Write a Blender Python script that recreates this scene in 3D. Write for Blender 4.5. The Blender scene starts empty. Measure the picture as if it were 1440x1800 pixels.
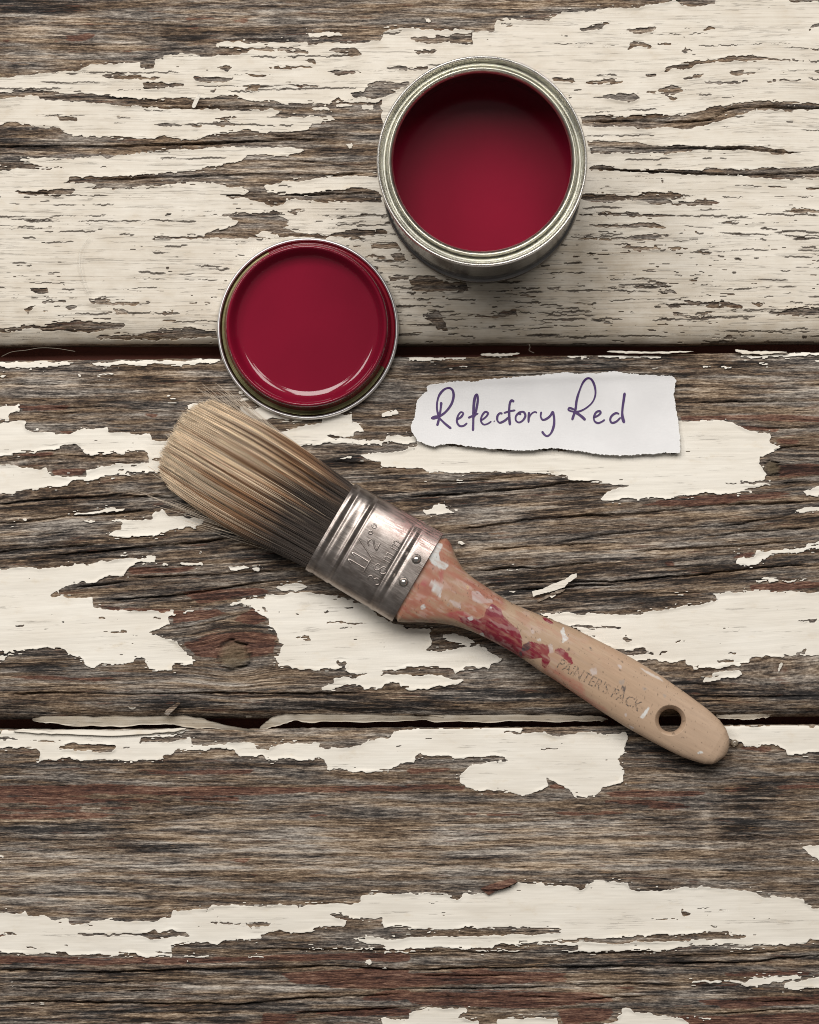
import bpy, bmesh, math, random
import numpy as np
from mathutils import Vector

random.seed(7)
rng = np.random.default_rng(11)
SC = bpy.context.scene
COL = SC.collection

# ---------------------------------------------------------------- camera
K = 0.00022            # metres of deck per photograph pixel
NX, NY = 847.0, 1100.0  # point of the photograph straight below the camera
D = 1.30               # camera height over the deck
cam_data = bpy.data.cameras.new("camera")
cam = bpy.data.objects.new("camera", cam_data)
COL.objects.link(cam)
cam.location = (0, 0, D)
cam.rotation_euler = (0, 0, 0)
cam_data.sensor_fit = 'VERTICAL'
cam_data.sensor_height = 36.0
cam_data.sensor_width = 28.8
cam_data.lens = D * 36.0 / (1800 * K)
cam_data.shift_x = (720 - NX) / 1800.0
cam_data.shift_y = (NY - 900) / 1800.0
cam_data.clip_start = 0.05
cam_data.clip_end = 50
cam_data.dof.use_dof = True
cam_data.dof.focus_distance = D - 0.008
cam_data.dof.aperture_fstop = 16
SC.camera = cam

# ---------------------------------------------------------------- dim room light
world = bpy.data.worlds.new("World")
SC.world = world
world.use_nodes = True
bgn = world.node_tree.nodes["Background"]
bgn.inputs[0].default_value = (1.0, 0.97, 0.93, 1)
bgn.inputs[1].default_value = 0.15

# ---------------------------------------------------------------- soft window light from the top of the picture, three panes side by side
def area(x, sx, sy, power):
    ld = bpy.data.lights.new("window_light", 'AREA')
    ld.shape = 'RECTANGLE'
    ld.size, ld.size_y = sx, sy
    ld.energy = power
    ld.color = (1.0, 0.965, 0.92)
    lo = bpy.data.objects.new("window_light", ld)
    COL.objects.link(lo)
    lo.location = (x, 0.94, 1.40)
    d = Vector((-0.2, 0.02, 0.0)) - Vector((-0.2, 0.94, 1.40))
    lo.rotation_euler = d.to_track_quat('-Z', 'Y').to_euler()
for x, sx, p in ((-1.06, 0.52, 14.0), (-0.26, 0.52, 16.4), (0.45, 0.52, 13.0)):
    area(x, sx, 0.85, p)

SC.view_settings.view_transform = 'Standard'
SC.view_settings.look = 'None'
SC.view_settings.exposure = 0.0
SC.view_settings.gamma = 1.0
SC.view_settings.use_curve_mapping = False
SC.cycles.max_bounces = 8
SC.cycles.use_denoising = True
SC.cycles.denoiser = 'OPENIMAGEDENOISE'
SC.cycles.denoising_input_passes = 'RGB_ALBEDO_NORMAL'
SC.cycles.denoising_prefilter = 'FAST'
SC.cycles.filter_width = 1.0

# ---------------------------------------------------------------- helpers
def W(px, py, z=0.0):
    """photograph pixel -> point of the place at height z"""
    f = (D - z) / D
    return ((px - NX) * K * f, (NY - py) * K * f, z)

def tag(o, label=None, cat=None, group=None, kind=None):
    if label: o['label'] = label
    if cat: o['category'] = cat
    if group: o['group'] = group
    if kind: o['kind'] = kind
    return o

def empty(name, loc=(0, 0, 0)):
    o = bpy.data.objects.new(name, None)
    o.empty_display_size = 0.01
    o.location = loc
    COL.objects.link(o)
    return o

def link(name, me, mat, parent=None):
    o = bpy.data.objects.new(name, me)
    COL.objects.link(o)
    if mat is not None:
        me.materials.append(mat)
    if parent is not None:
        o.parent = parent
        o.matrix_parent_inverse = parent.matrix_basis.inverted()
    return o

def np_mesh(name, co, faces, smooth=True, attrs=None, uv=None):
    """faces: list of int arrays (n,3) or (n,4)"""
    me = bpy.data.meshes.new(name)
    co = np.asarray(co, dtype=np.float32)
    faces = [np.asarray(f, dtype=np.int32) for f in faces if len(f)]
    loops = np.concatenate([f.ravel() for f in faces])
    sizes = np.concatenate([np.full(len(f), f.shape[1], dtype=np.int32) for f in faces])
    starts = np.concatenate(([0], np.cumsum(sizes)[:-1])).astype(np.int32)
    me.vertices.add(len(co))
    me.vertices.foreach_set('co', co.ravel())
    me.loops.add(len(loops))
    me.loops.foreach_set('vertex_index', loops)
    me.polygons.add(len(sizes))
    me.polygons.foreach_set('loop_start', starts)
    me.polygons.foreach_set('use_smooth', np.full(len(sizes), smooth, dtype=bool))
    me.update(calc_edges=True)
    for nm, a in (attrs or {}).items():
        a = np.asarray(a, dtype=np.float32)
        if a.ndim == 1:
            at = me.attributes.new(nm, 'FLOAT', 'POINT'); at.data.foreach_set('value', a)
        else:
            if a.shape[1] == 3: a = np.concatenate([a, np.ones((len(a), 1), np.float32)], 1)
            at = me.attributes.new(nm, 'FLOAT_COLOR', 'POINT'); at.data.foreach_set('color', a.ravel())
    if uv is not None:
        l = me.uv_layers.new(name='grain')
        l.data.foreach_set('uv', np.asarray(uv, np.float32)[loops].ravel())
    return me

def hash2(i, j, seed):
    i = i.astype(np.int64); j = j.astype(np.int64)
    h = (i * 374761393 + j * 668265263 + seed * 1442695041) & 0xFFFFFFFF
    h = ((h ^ (h >> 13)) * 1274126177) & 0xFFFFFFFF
    h = h ^ (h >> 16)
    return (h & 0xFFFFFF).astype(np.float64) / 0xFFFFFF

def vn(u, v, seed=0):
    """value noise 0..1"""
    u, v = np.broadcast_arrays(np.asarray(u, float), np.asarray(v, float))
    i = np.floor(u); j = np.floor(v)
    f = u - i; g = v - j
    f = f * f * (3 - 2 * f); g = g * g * (3 - 2 * g)
    a = hash2(i, j, seed); b = hash2(i + 1, j, seed)
    c = hash2(i, j + 1, seed); d = hash2(i + 1, j + 1, seed)
    return (a * (1 - f) + b * f) * (1 - g) + (c * (1 - f) + d * f) * g

def fbm(u, v, seed=0, n=3):
    s = 0; a = 0.5; t = 0
    for k in range(n):
        s = s + a * vn(u * 2 ** k, v * 2 ** k, seed + 17 * k); t += a; a *= 0.5
    return s / t

def sstep(a, b, x):
    t = np.clip((x - a) / (b - a), 0, 1)
    return t * t * (3 - 2 * t)

def raster(poly, val, img, mode='set'):
    """scanline fill of a polygon in image coordinates"""
    p = np.asarray(poly, float)
    x0, y0 = p[:, 0], p[:, 1]
    x1, y1 = np.roll(x0, -1), np.roll(y0, -1)
    H, Wd = img.shape
    ya = max(0, int(math.floor(y0.min()))); yb = min(H - 1, int(math.ceil(y0.max())))
    for y in range(ya, yb + 1):
        yc = y + 0.5
        m = ((y0 <= yc) & (y1 > yc)) | ((y1 <= yc) & (y0 > yc))
        if not m.any(): continue
        xs = np.sort(x0[m] + (yc - y0[m]) * (x1[m] - x0[m]) / (y1[m] - y0[m]))
        for a, b in zip(xs[::2], xs[1::2]):
            ia = max(0, int(math.ceil(a - 0.5))); ib = min(Wd, int(math.floor(b - 0.5)) + 1)
            if ib > ia: img[y, ia:ib] = val
    return img

def blur(a, n=1):
    for _ in range(n):
        p = np.pad(a, 1, mode='edge')
        a = (p[:-2, 1:-1] + p[1:-1, 1:-1] + p[2:, 1:-1]) / 3
        p = np.pad(a, 1, mode='edge')
        a = (p[1:-1, :-2] + p[1:-1, 1:-1] + p[1:-1, 2:]) / 3
    return a

def box(a, r):
    """fast box blur radius r"""
    for ax in (0, 1):
        pad = [(0, 0), (0, 0)]; pad[ax] = (r + 1, r)
        c = np.cumsum(np.pad(a, pad, mode='edge'), axis=ax)
        n = a.shape[ax]
        if ax == 0: a = (c[2 * r + 1:2 * r + 1 + n] - c[:n]) / (2 * r + 1)
        else: a = (c[:, 2 * r + 1:2 * r + 1 + n] - c[:, :n]) / (2 * r + 1)
    return a

def samp(img, x, y):
    """bilinear sample; outside the picture the pattern goes on mirrored"""
    H, Wd = img.shape
    x = np.abs(x); x = np.where(x > Wd - 1, 2 * (Wd - 1) - x, x)
    y = np.abs(y); y = np.where(y > H - 1, 2 * (H - 1) - y, y)
    x = np.clip(x, 0, Wd - 1.001); y = np.clip(y, 0, H - 1.001)
    i = x.astype(int); j = y.astype(int); f = x - i; g = y - j
    return (img[j, i] * (1 - f) + img[j, i + 1] * f) * (1 - g) + (img[j + 1, i] * (1 - f) + img[j + 1, i + 1] * f) * g

def catmull(pts, n=6, closed=False):
    P = [np.array(p, float) for p in pts]
    out = []
    m = len(P)
    rngi = range(m if closed else m - 1)
    for i in rngi:
        p0 = P[(i - 1) % m] if closed or i > 0 else 2 * P[0] - P[1]
        p1 = P[i]; p2 = P[(i + 1) % m]
        p3 = P[(i + 2) % m] if closed or i + 2 < m else 2 * P[-1] - P[-2]
        for k in range(n):
            t = k / n
            out.append(0.5 * ((2 * p1) + (-p0 + p2) * t + (2 * p0 - 5 * p1 + 4 * p2 - p3) * t * t + (-p0 + 3 * p1 - 3 * p2 + p3) * t ** 3))
    if not closed: out.append(P[-1])
    return np.array(out)

# ---------------------------------------------------------------- material helper
class NT:
    def __init__(s, name):
        s.m = bpy.data.materials.new(name); s.m.use_nodes = True
        s.t = s.m.node_tree; s.n = s.t.nodes; s.l = s.t.links
        s.b = s.n['Principled BSDF']
    def node(s, typ, **kw):
        x = s.n.new(typ)
        for k, v in kw.items(): setattr(x, k, v)
        return x
    def put(s, sock, v):
        if isinstance(v, bpy.types.NodeSocket): s.l.new(v, sock)
        elif v is not None:
            if isinstance(v, tuple) and len(v) == 3 and sock.type == 'RGBA': v = (*v, 1)
            sock.default_value = v
    def math(s, op, a, b=None, c=None, clamp=False):
        x = s.node('ShaderNodeMath', operation=op); x.use_clamp = clamp
        for i, v in enumerate((a, b, c)):
            if v is not None: s.put(x.inputs[i], v)
        return x.outputs[0]
    def mix(s, f, a, b, mode='MIX'):
        x = s.node('ShaderNodeMix', data_type='RGBA', blend_type=mode)
        s.put(x.inputs[0], f); s.put(x.inputs[6], a); s.put(x.inputs[7], b)
        return x.outputs[2]
    def ramp(s, f, a, b, smooth=True):
        x = s.node('ShaderNodeMapRange', interpolation_type='SMOOTHSTEP' if smooth else 'LINEAR')
        s.put(x.inputs[0], f); x.inputs[1].default_value = a; x.inputs[2].default_value = b
        return x.outputs[0]
    def vec(s, src, scale, off=(0, 0, 0)):
        x = s.node('ShaderNodeMapping'); s.l.new(src, x.inputs[0])
        x.inputs[3].default_value = scale; x.inputs[1].default_value = off
        return x.outputs[0]
    def noise(s, v, detail=3, rough=0.55, dist=0.0, scale=1.0):
        x = s.node('ShaderNodeTexNoise'); s.l.new(v, x.inputs['Vector'])
        x.inputs['Scale'].default_value = scale; x.inputs['Detail'].default_value = detail
        x.inputs['Roughness'].default_value = rough; x.inputs['Distortion'].default_value = dist
        return x.outputs[0]
    def attr(s, name):
        return s.node('ShaderNodeAttribute', attribute_name=name)
    def cramp(s, f, *stops):
        x = s.node('ShaderNodeValToRGB'); s.put(x.inputs[0], f)
        e = x.color_ramp.elements
        while len(e) < len(stops): e.new(0.5)
        for k, (p, c) in enumerate(stops): e[k].position = p; e[k].color = (*c, 1)
        return x.outputs[0]
    def uv(s): return s.node('ShaderNodeUVMap', uv_map='grain').outputs[0]
    def obj(s): return s.node('ShaderNodeTexCoord').outputs['Object']
    def bump(s, h, dist, strength=1.0, prev=None):
        x = s.node('ShaderNodeBump'); s.put(x.inputs['Height'], h)
        x.inputs['Distance'].default_value = dist; x.inputs['Strength'].default_value = strength
        if prev is not None: s.l.new(prev, x.inputs['Normal'])
        return x.outputs[0]
    def done(s, col=None, rough=None, metal=None, normal=None, spec=None, coat=None, coat_rough=None):
        b = s.b.inputs
        s.put(b['Base Color'], col); s.put(b['Roughness'], rough); s.put(b['Metallic'], metal)
        s.put(b['Specular IOR Level'], spec); s.put(b['Coat Weight'], coat); s.put(b['Coat Roughness'], coat_rough)
        if normal is not None: s.l.new(normal, b['Normal'])
        return s.m
# ---------------------------------------------------------------- where the old paint still holds (traced, half-pixel units per tile)
OFF = dict(A=(0, 0), B=(720, 0), C=(0, 300), D=(720, 300), E=(0, 600), F=(720, 600), G=(0, 940), H=(720, 940),
           I=(0, 1240), J=(720, 1240), K=(0, 1500), L=(720, 1500))
def nums(s):
    v = [float(q) for q in s.replace(',', ' ').split()]
    return [(v[i], v[i + 1]) for i in range(0, len(v) - 1, 2)]
def tile(t, s):
    ox, oy = OFF[t]
    return [(ox + a / 2, oy + b / 2) for a, b in nums(s)]
PAINT = []
def paint(t, *ss):
    for s in ss: PAINT.append((1.0, tile(t, s)))
def bare(t, *ss):
    for s in ss: PAINT.append((0.0, tile(t, s)))
# first plank, upper part
paint('A', "0 275 110 268 200 255 270 250 325 230 440 225 495 218 497 242 540 242 545 212 600 195 640 190 700 198 760 197 870 190 880 178 870 172 780 170 760 165 762 152 800 148 880 152 990 148 1100 155 1200 150 1290 155 1300 145 1345 142 1345 120 1370 105 1440 100 1540 108 1655 106 1660 118 1730 110 1740 95 1743 68 1790 65 1895 76 1930 72 1975 48 2060 40 2140 30 2220 30 2290 22 2360 10 2375 0 2880 0 2880 640 0 640")
bare('A', "775 172 870 190 880 178 900 176 1000 182 1090 188 1090 178 1000 170 940 168",
 "0 325 50 325 60 312 100 318 190 322 220 332 330 332 400 338 470 345 560 346 640 345 730 345 800 335 830 338 860 352 900 360 950 352 1000 365 1080 362 1150 365 1190 345 1200 360 1260 362 1330 360 1345 350 1345 640 1340 640 1090 640 640 640 640 605 680 605 720 590 780 580 830 570 860 560 870 548 1000 550 1020 545 1060 535 1065 520 900 520 760 518 680 525 560 530 420 545 375 560 360 550 250 560 150 560 70 562 70 570 100 572 120 580 180 590 300 590 250 592 120 598 30 598 0 595 0 440 60 428 80 440 150 448 210 455 240 475 340 485 440 485 540 490 580 478 640 490 700 490 780 465 870 460 930 470 1000 465 1090 455 1100 435 1180 425 1170 415 1050 415 960 408 985 398 985 390 930 388 840 388 700 385 560 382 480 375 400 372 370 365 250 358 145 350 140 335 70 345 0 350",
 "180 405 205 405 210 412 270 412 275 430 215 432 205 415", "535 435 630 435 600 448 570 450", "755 412 835 415 830 422 760 422", "750 430 800 428 830 445 780 448", "670 438 715 440 712 445 672 446",
 "350 275 390 262 450 262 500 266 575 270 540 282 480 278 400 282", "505 290 560 290 580 298 640 295 650 300 570 312 505 312", "690 270 760 275 820 275 800 290 730 292 680 280", "745 240 790 228 815 235 800 250 780 245", "855 258 900 262 945 270 920 275 870 268", "850 300 920 297 905 322 865 322", "1155 180 1180 170 1250 172 1280 192 1240 198 1190 190", "1290 300 1340 288 1440 290 1440 305 1370 320 1400 328 1340 345 1250 342 1225 330 1280 320", "1140 255 1200 250 1290 252 1200 265", "1355 238 1440 235 1430 250 1370 245", "945 237 1110 235 1100 243 950 242", "1060 210 1110 210 1120 230 1080 215", "970 292 1030 287 1028 293", "730 320 765 312 760 325", "1040 300 1120 298 1118 304 1050 306")
paint('A', "1090 380 1150 375 1170 390 1110 392", "1270 375 1310 370 1315 388 1275 385", "1340 370 1370 368 1370 388 1340 388", "1180 369 1230 369 1230 378 1185 378", "1082 115 1200 115 1210 125 1085 128", "1215 512 1240 508 1245 520 1225 522")
bare('B', "0 132 60 130 130 128 175 122 220 118 225 155 190 160 120 150 80 155 0 140", "300 95 370 92 360 98", "935 5 960 0 1080 0 1078 12 1000 24 950 22", "1330 0 1440 0 1440 6 1350 10",
 "600 100 640 88 700 76 708 82 660 105 610 113", "750 112 800 100 870 98 850 118 780 118", "500 128 560 126 555 132", "765 172 780 148 820 150 855 158 855 172 810 165", "870 152 920 150 920 157 875 160", "955 180 970 165 1000 180 965 187", "1025 108 1050 94 1085 102 1040 110", "955 130 972 130 970 137", "1420 90 1440 86 1440 98 1400 108", "1390 168 1440 172 1440 180",
 "895 245 920 230 1000 215 1090 210 1130 200 1220 196 1300 208 1390 212 1380 218 1290 212 1160 215 1040 222 980 240 910 248",
 "955 282 1000 266 1040 262 1020 275 975 284", "1120 248 1180 243 1170 255 1220 255 1210 262 1130 262", "1030 290 1120 288 1190 282 1190 290 1100 295 1040 296", "825 268 870 258 870 270 835 272", "495 275 585 278 580 290 510 285", "615 292 640 283 745 282 750 292 660 297", "635 345 720 330 790 332 810 348 790 362 720 352", "810 328 870 320 920 303 960 305 965 320 920 335 955 345 920 352 910 335 850 330", "555 340 580 342 570 350", "1415 250 1440 248 1440 262", "1250 281 1380 283 1378 288 1260 287",
 "600 412 640 405 760 412 820 408 960 405 1000 398 1060 382 1140 362 1220 355 1300 358 1370 362 1440 372 1440 385 1330 392 1260 388 1200 392 1150 405 1110 422 1040 440 980 455 900 448 820 455 720 448 640 448 610 445",
 "625 495 700 500 800 503 870 515 960 510 1060 515 1140 512 1230 515 1300 528 1350 535 1310 545 1240 538 1180 532 1120 528 1040 525 960 535 880 542 760 540 640 540",
 "625 592 680 580 740 595 900 598 1000 600 1060 590 1180 600 1240 590 1350 592 1440 585 1440 622 1300 618 1200 620 1000 615 880 610 760 602 640 600", "20 178 110 178 70 190 60 195 30 195", "0 236 70 236 60 248 0 245")
paint('B', "55 72 62 64 72 66 74 75 66 81 57 79")
paint('C', "0 20 1440 20 1440 615 0 615"); paint('D', "0 20 1440 20 1440 615 0 615")
bare('C', "150 40 240 38 250 25 320 22 400 24 540 12 640 6 680 12 750 0 1320 -20 1325 15 1240 20 1150 24 1090 35 1000 40 930 52 940 78 1040 82 1100 78 1180 68 1240 60 1330 72 1345 110 1200 112 1060 110 1020 100 1010 95 1000 120 960 130 980 145 1040 135 1090 140 1040 152 1010 140 970 158 1020 178 1020 195 990 200 1060 220 1110 222 1160 225 1220 210 1360 210 1365 225 1250 235 1170 232 1130 240 1060 235 990 240 900 240 720 240 640 242 550 240 525 238 550 232 620 235 720 232 730 215 790 205 830 185 845 175 800 165 780 152 840 145 920 150 980 140 950 128 930 110 860 98 820 102 790 92 860 88 880 72 860 62 800 55 740 45 660 42 560 50 500 55 420 65 320 66 345 50 300 42",
 "20 70 60 75 150 70 250 65 270 75 255 88 210 92 100 85 60 80", "1300 255 1390 252 1420 280 1310 275", "1305 300 1355 303 1350 310 1310 308", "1375 300 1420 292 1430 312 1390 315", "1365 375 1440 370 1440 390 1370 385", "1220 262 1280 266 1270 272", "1290 330 1340 340 1330 348",
 "100 418 165 415 170 430 130 433", "145 460 235 456 235 464 150 466", "310 450 385 448 395 465 490 465 480 482 430 475 400 475 330 470", "230 480 260 470 275 478 245 493", "395 488 440 488 450 510 410 505", "85 485 135 475 110 490 105 502", "570 495 615 495 610 504 580 504", "560 524 620 526 618 532 565 530", "330 487 360 485 350 492", "330 505 400 502 395 508", "138 498 172 496 165 504",
 "0 555 80 545 150 545 180 535 260 528 440 535 435 552 380 560 280 568 150 565 130 555 60 562 0 570", "330 582 500 574 620 555 760 560 765 585 600 592 450 592 350 592", "575 148 605 150 600 156", "705 441 770 443 765 448", "780 388 800 388 798 397", "575 340 597 338 595 348", "278 116 298 116 292 122", "215 400 232 402 228 407", "170 512 240 512 235 517", "0 505 16 505 12 512", "640 465 700 460 695 466")
paint('C', "895 232 930 215 975 225 980 238")
bare('D', "600 88 640 80 750 88 830 82 880 75 940 82 990 95 950 100 900 103 930 115 1000 105 1050 102 1100 115 1060 125 960 122 880 120 830 112 760 108 700 115 610 110",
 "580 148 640 150 720 148 780 152 880 152 955 158 880 162 780 160 700 160 600 152", "625 195 690 185 740 192 820 185 870 190 910 195 890 205 800 205 700 200", "565 235 650 232 660 240 720 238 800 225 870 222 920 235 880 243 780 243 690 245 600 238", "740 275 765 262 880 270 885 278 780 278", "905 270 985 275 960 283 910 278", "1310 140 1380 132 1440 138 1440 148 1370 150", "1390 60 1440 62 1440 70 1400 70", "1260 56 1370 60 1360 64 1265 61", "880 30 890 30 890 45 884 45", "1005 215 1018 213 1012 226", "695 218 730 218 728 223", "940 5 1100 8 1180 22 1300 32 1420 30 1440 20 1440 0 1000 -4",
 "475 412 540 410 545 416 490 420", "870 395 885 392 885 405 868 408", "860 420 920 420 940 440 900 432", "905 475 940 470 960 482 920 485", "960 460 1000 455 1040 465 1090 460 1170 475 1170 485 1070 485 1050 470 1000 472", "1200 460 1260 465 1230 478", "1280 515 1320 490 1390 480 1440 488 1440 510 1330 512", "920 500 1000 512 1120 512 1000 520 930 510", "0 390 30 375 80 370 120 395 200 395 215 425 140 428 60 425 10 425", "10 450 50 450 45 456", "50 505 90 490 120 510 130 545 140 565 100 565 85 530 50 515", "330 495 370 490 380 515 340 515 300 518 200 508 180 500 280 510", "1040 590 1130 580 1170 590", "1390 416 1430 412 1425 420", "930 210 975 212 970 216", "585 390 605 390 600 396", "755 377 830 376 825 380", "1000 332 1020 332 1015 337", "680 376 720 375 715 379", "560 462 610 462 600 466", "720 420 790 420 780 424")
# second plank
paint('E', "0 75 100 70 240 72 250 82 200 92 100 92 0 95", "320 78 420 70 560 68 690 65 770 60 775 75 700 80 600 82 420 85 340 90", "0 232 40 225 65 228 75 248 40 255 30 275 0 280",
 "0 288 60 278 90 280 88 305 105 318 120 320 185 318 190 328 250 325 270 310 375 305 382 325 440 320 500 328 530 322 535 350 600 348 612 360 600 380 575 415 520 415 520 392 490 385 440 390 440 400 415 400 405 390 370 395 320 400 295 395 285 375 250 362 215 365 195 385 130 385 120 395 50 395 0 403",
 "0 435 50 435 80 445 140 450 165 448 175 470 250 478 310 478 305 455 345 445 400 440 430 430 500 428 590 420 575 460 500 460 445 462 435 470 360 475 330 490 250 490 240 505 150 515 60 528 50 535 0 535",
 "385 630 470 630 530 625 545 600 580 597 595 620 720 622 715 640 690 655 620 660 575 670 560 685 430 688 385 685 395 672 430 665 430 640", "285 640 320 628 345 632 320 640", "240 605 330 598 380 588 450 588 430 595 350 605 280 612", "600 203 620 203 620 209 602 209", "660 225 690 217 705 225 690 245 665 240", "836 175 855 178 858 186 842 186", "848 205 870 198 880 208 850 212",
 "845 235 900 240 920 235 985 262 1010 265 1060 270 1065 282 1020 280 960 268 920 278 880 270 850 255",
 "960 330 1040 305 1070 295 1130 292 1130 270 1180 258 1235 255 1235 285 1270 295 1285 312 1245 320 1240 337 1160 332 1140 338 1180 350 1200 340 1260 352 1330 345 1350 352 1340 362 1200 360 1140 362 1050 372 1000 345",
 "1350 355 1365 335 1395 330 1460 340 1460 362 1400 360", "1345 250 1400 245 1403 260 1345 262", "1270 405 1330 395 1420 385 1460 378 1460 445 1380 447 1340 440 1340 425 1290 420", "1185 415 1240 405 1235 417", "20 636 60 636 55 640", "80 628 110 630 90 634", "330 118 410 118 400 122 340 122", "270 118 300 120 280 124", "100 113 125 114 115 118", "0 120 40 122 20 126")
bare('E', "415 455 435 450 438 458 418 459", "315 345 345 343 340 349", "435 350 500 352 470 356")
paint('F', "0 55 90 52 210 52 210 60 100 68 0 70", "250 42 385 40 388 52 370 55 270 55", "550 48 700 42 820 40 830 48 880 52 890 58 770 58 560 55", "1125 55 1200 52 1300 45 1440 38 1440 52 1350 52 1200 60", "145 90 205 87 205 91 150 93", "850 97 880 97 878 101 852 101", "1030 94 1050 95 1048 99 1034 98", "1070 94 1140 91 1135 97 1080 97", "1200 91 1280 92 1278 95 1210 95", "1260 68 1330 70 1310 73", "1420 68 1440 68 1440 76 1430 74",
 "0 345 60 360 300 380 940 395 945 282 1000 282 1080 278 1100 275 1130 290 1160 298 1180 310 1205 318 1265 322 1265 355 1305 372 1275 390 1230 405 1230 425 1240 450 1255 470 1250 495 1160 495 1050 497 1285 505 1200 518 1170 530 1100 540 1060 535 1010 540 930 550 790 555 745 550 735 560 670 560 700 525 740 520 790 510 715 500 640 490 555 490 555 470 480 465 410 460 400 455 340 460 210 462 120 460 60 455 50 445 0 440",
 "45 595 80 590 90 575 130 575 130 592 165 600 130 607 60 608", "1380 530 1430 515 1440 515 1440 545 1400 543", "1355 595 1370 588 1440 580 1440 597 1360 602", "1395 712 1440 710 1440 720 1400 722", "40 495 75 493 70 498", "130 492 200 493 190 497")
bare('F', "0 352 20 352 35 362 20 371 0 371", "1030 442 1050 441 1045 446")
paint('G', "0 125 45 118 150 118 180 115 250 110 360 98 470 85 545 75 548 90 480 100 455 110 440 145 370 150 330 170 290 168 240 180 215 190 205 205 222 220 240 225 325 225 328 258 400 265 470 268 530 270 615 268 618 280 590 290 600 315 570 325 545 335 525 345 540 355 600 370 630 380 640 412 680 430 680 455 610 458 605 480 535 478 525 460 510 435 475 435 475 452 380 455 355 455 335 468 300 458 285 430 250 420 230 405 180 395 90 408 50 415 0 412", "0 425 75 418 30 428 15 442 0 442", "570 104 595 103 592 110 575 110", "630 103 715 103 715 110 640 112", "805 115 860 110 880 118 860 125 815 125", "885 120 912 118 915 132 895 133", "645 269 685 269 680 275 650 274", "965 185 1000 175 1050 172 1095 185 1060 192 1040 200 1000 198", "690 64 715 64 710 68", "400 75 470 72 440 78", "520 150 545 149 540 153", "445 610 480 609 470 616 455 617", "850 640 900 643 870 648",
 "805 248 820 235 910 225 935 228 935 212 1000 210 1080 205 1110 212 1200 220 1290 250 1370 310 1440 330 1510 335 1640 360 1770 440 1730 455 1725 470 1650 465 1600 487 1595 470 1530 460 1440 467 1350 478 1340 490 1230 490 1215 470 1180 475 1080 475 1000 460 980 465 970 430 985 425 990 395 1005 388 980 380 980 345 950 320 945 295 920 285 890 255 860 245 810 250",
 "1130 540 1175 525 1175 500 1230 505 1300 492 1440 495 1560 492 1570 505 1635 510 1615 530 1540 530 1500 540 1440 545 1410 535 1405 518 1350 525 1340 540 1290 545 1275 532 1240 527 1180 545 1130 548")
bare('G', "175 212 200 203 215 218 180 220", "345 291 370 291 368 296 348 296", "360 340 440 340 445 346 370 345", "455 352 495 354 490 359", "515 292 560 290 585 295 540 298", "405 260 418 262 415 275", "915 255 930 256 935 268 920 265", "975 270 1000 275 985 280", "1130 270 1160 265 1150 275", "1185 260 1245 258 1240 265", "1030 278 1055 279 1050 284", "1035 358 1090 358 1095 375 1070 370", "1140 308 1290 308 1280 315 1150 312", "1185 440 1220 450 1215 468 1195 465", "215 306 232 306 228 312", "20 322 90 320 80 326", "1515 330 1630 335 1625 345 1570 345 1555 365 1590 378 1640 390 1700 370 1670 390 1620 402 1550 412 1500 405 1520 385 1515 350", "35 408 90 404 60 412")
paint('G', "1560 348 1610 350 1635 372 1600 382 1565 365")
paint('H', "1155 85 1215 80 1220 58 1260 58 1350 50 1390 45 1400 32 1440 28 1440 45 1350 65 1280 70 1230 95 1215 108 1155 102", "1215 160 1260 150 1310 158 1280 168 1225 165", "1310 160 1400 157 1398 162 1320 164", "170 28 185 24 195 32 180 36", "280 122 390 118 385 122 290 126", "330 202 380 200 375 206", "920 212 970 210 965 215", "1130 60 1155 58 1150 62",
 "455 280 530 278 560 272 600 280 640 275 680 280 780 282 850 272 930 262 960 250 1050 240 1080 232 1080 215 1060 208 1120 205 1210 200 1290 200 1440 200 1440 425 1390 422 1395 400 1360 412 1360 425 1290 428 1195 430 1190 445 1160 455 1120 465 1060 470 1000 465 975 455 975 440 920 448 880 450 870 435 830 440 800 450 760 425 680 385 560 320", "1035 515 1045 500 1065 500 1070 485 1160 475 1175 490 1150 505 1060 515 1040 522")
bare('H', "560 320 610 312 650 322 745 325 740 333 640 332", "750 370 765 358 775 370 795 375 770 380", "720 402 830 402 830 412 915 415 900 422 800 422 740 418", "1080 440 1150 440 1130 450 1090 448", "1100 418 1160 415 1150 422", "1395 300 1440 293 1430 305 1410 312", "628 353 655 353 652 359", "890 380 980 378 975 382", "1050 384 1100 380 1090 385", "1010 495 1100 496 1090 500")
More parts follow.
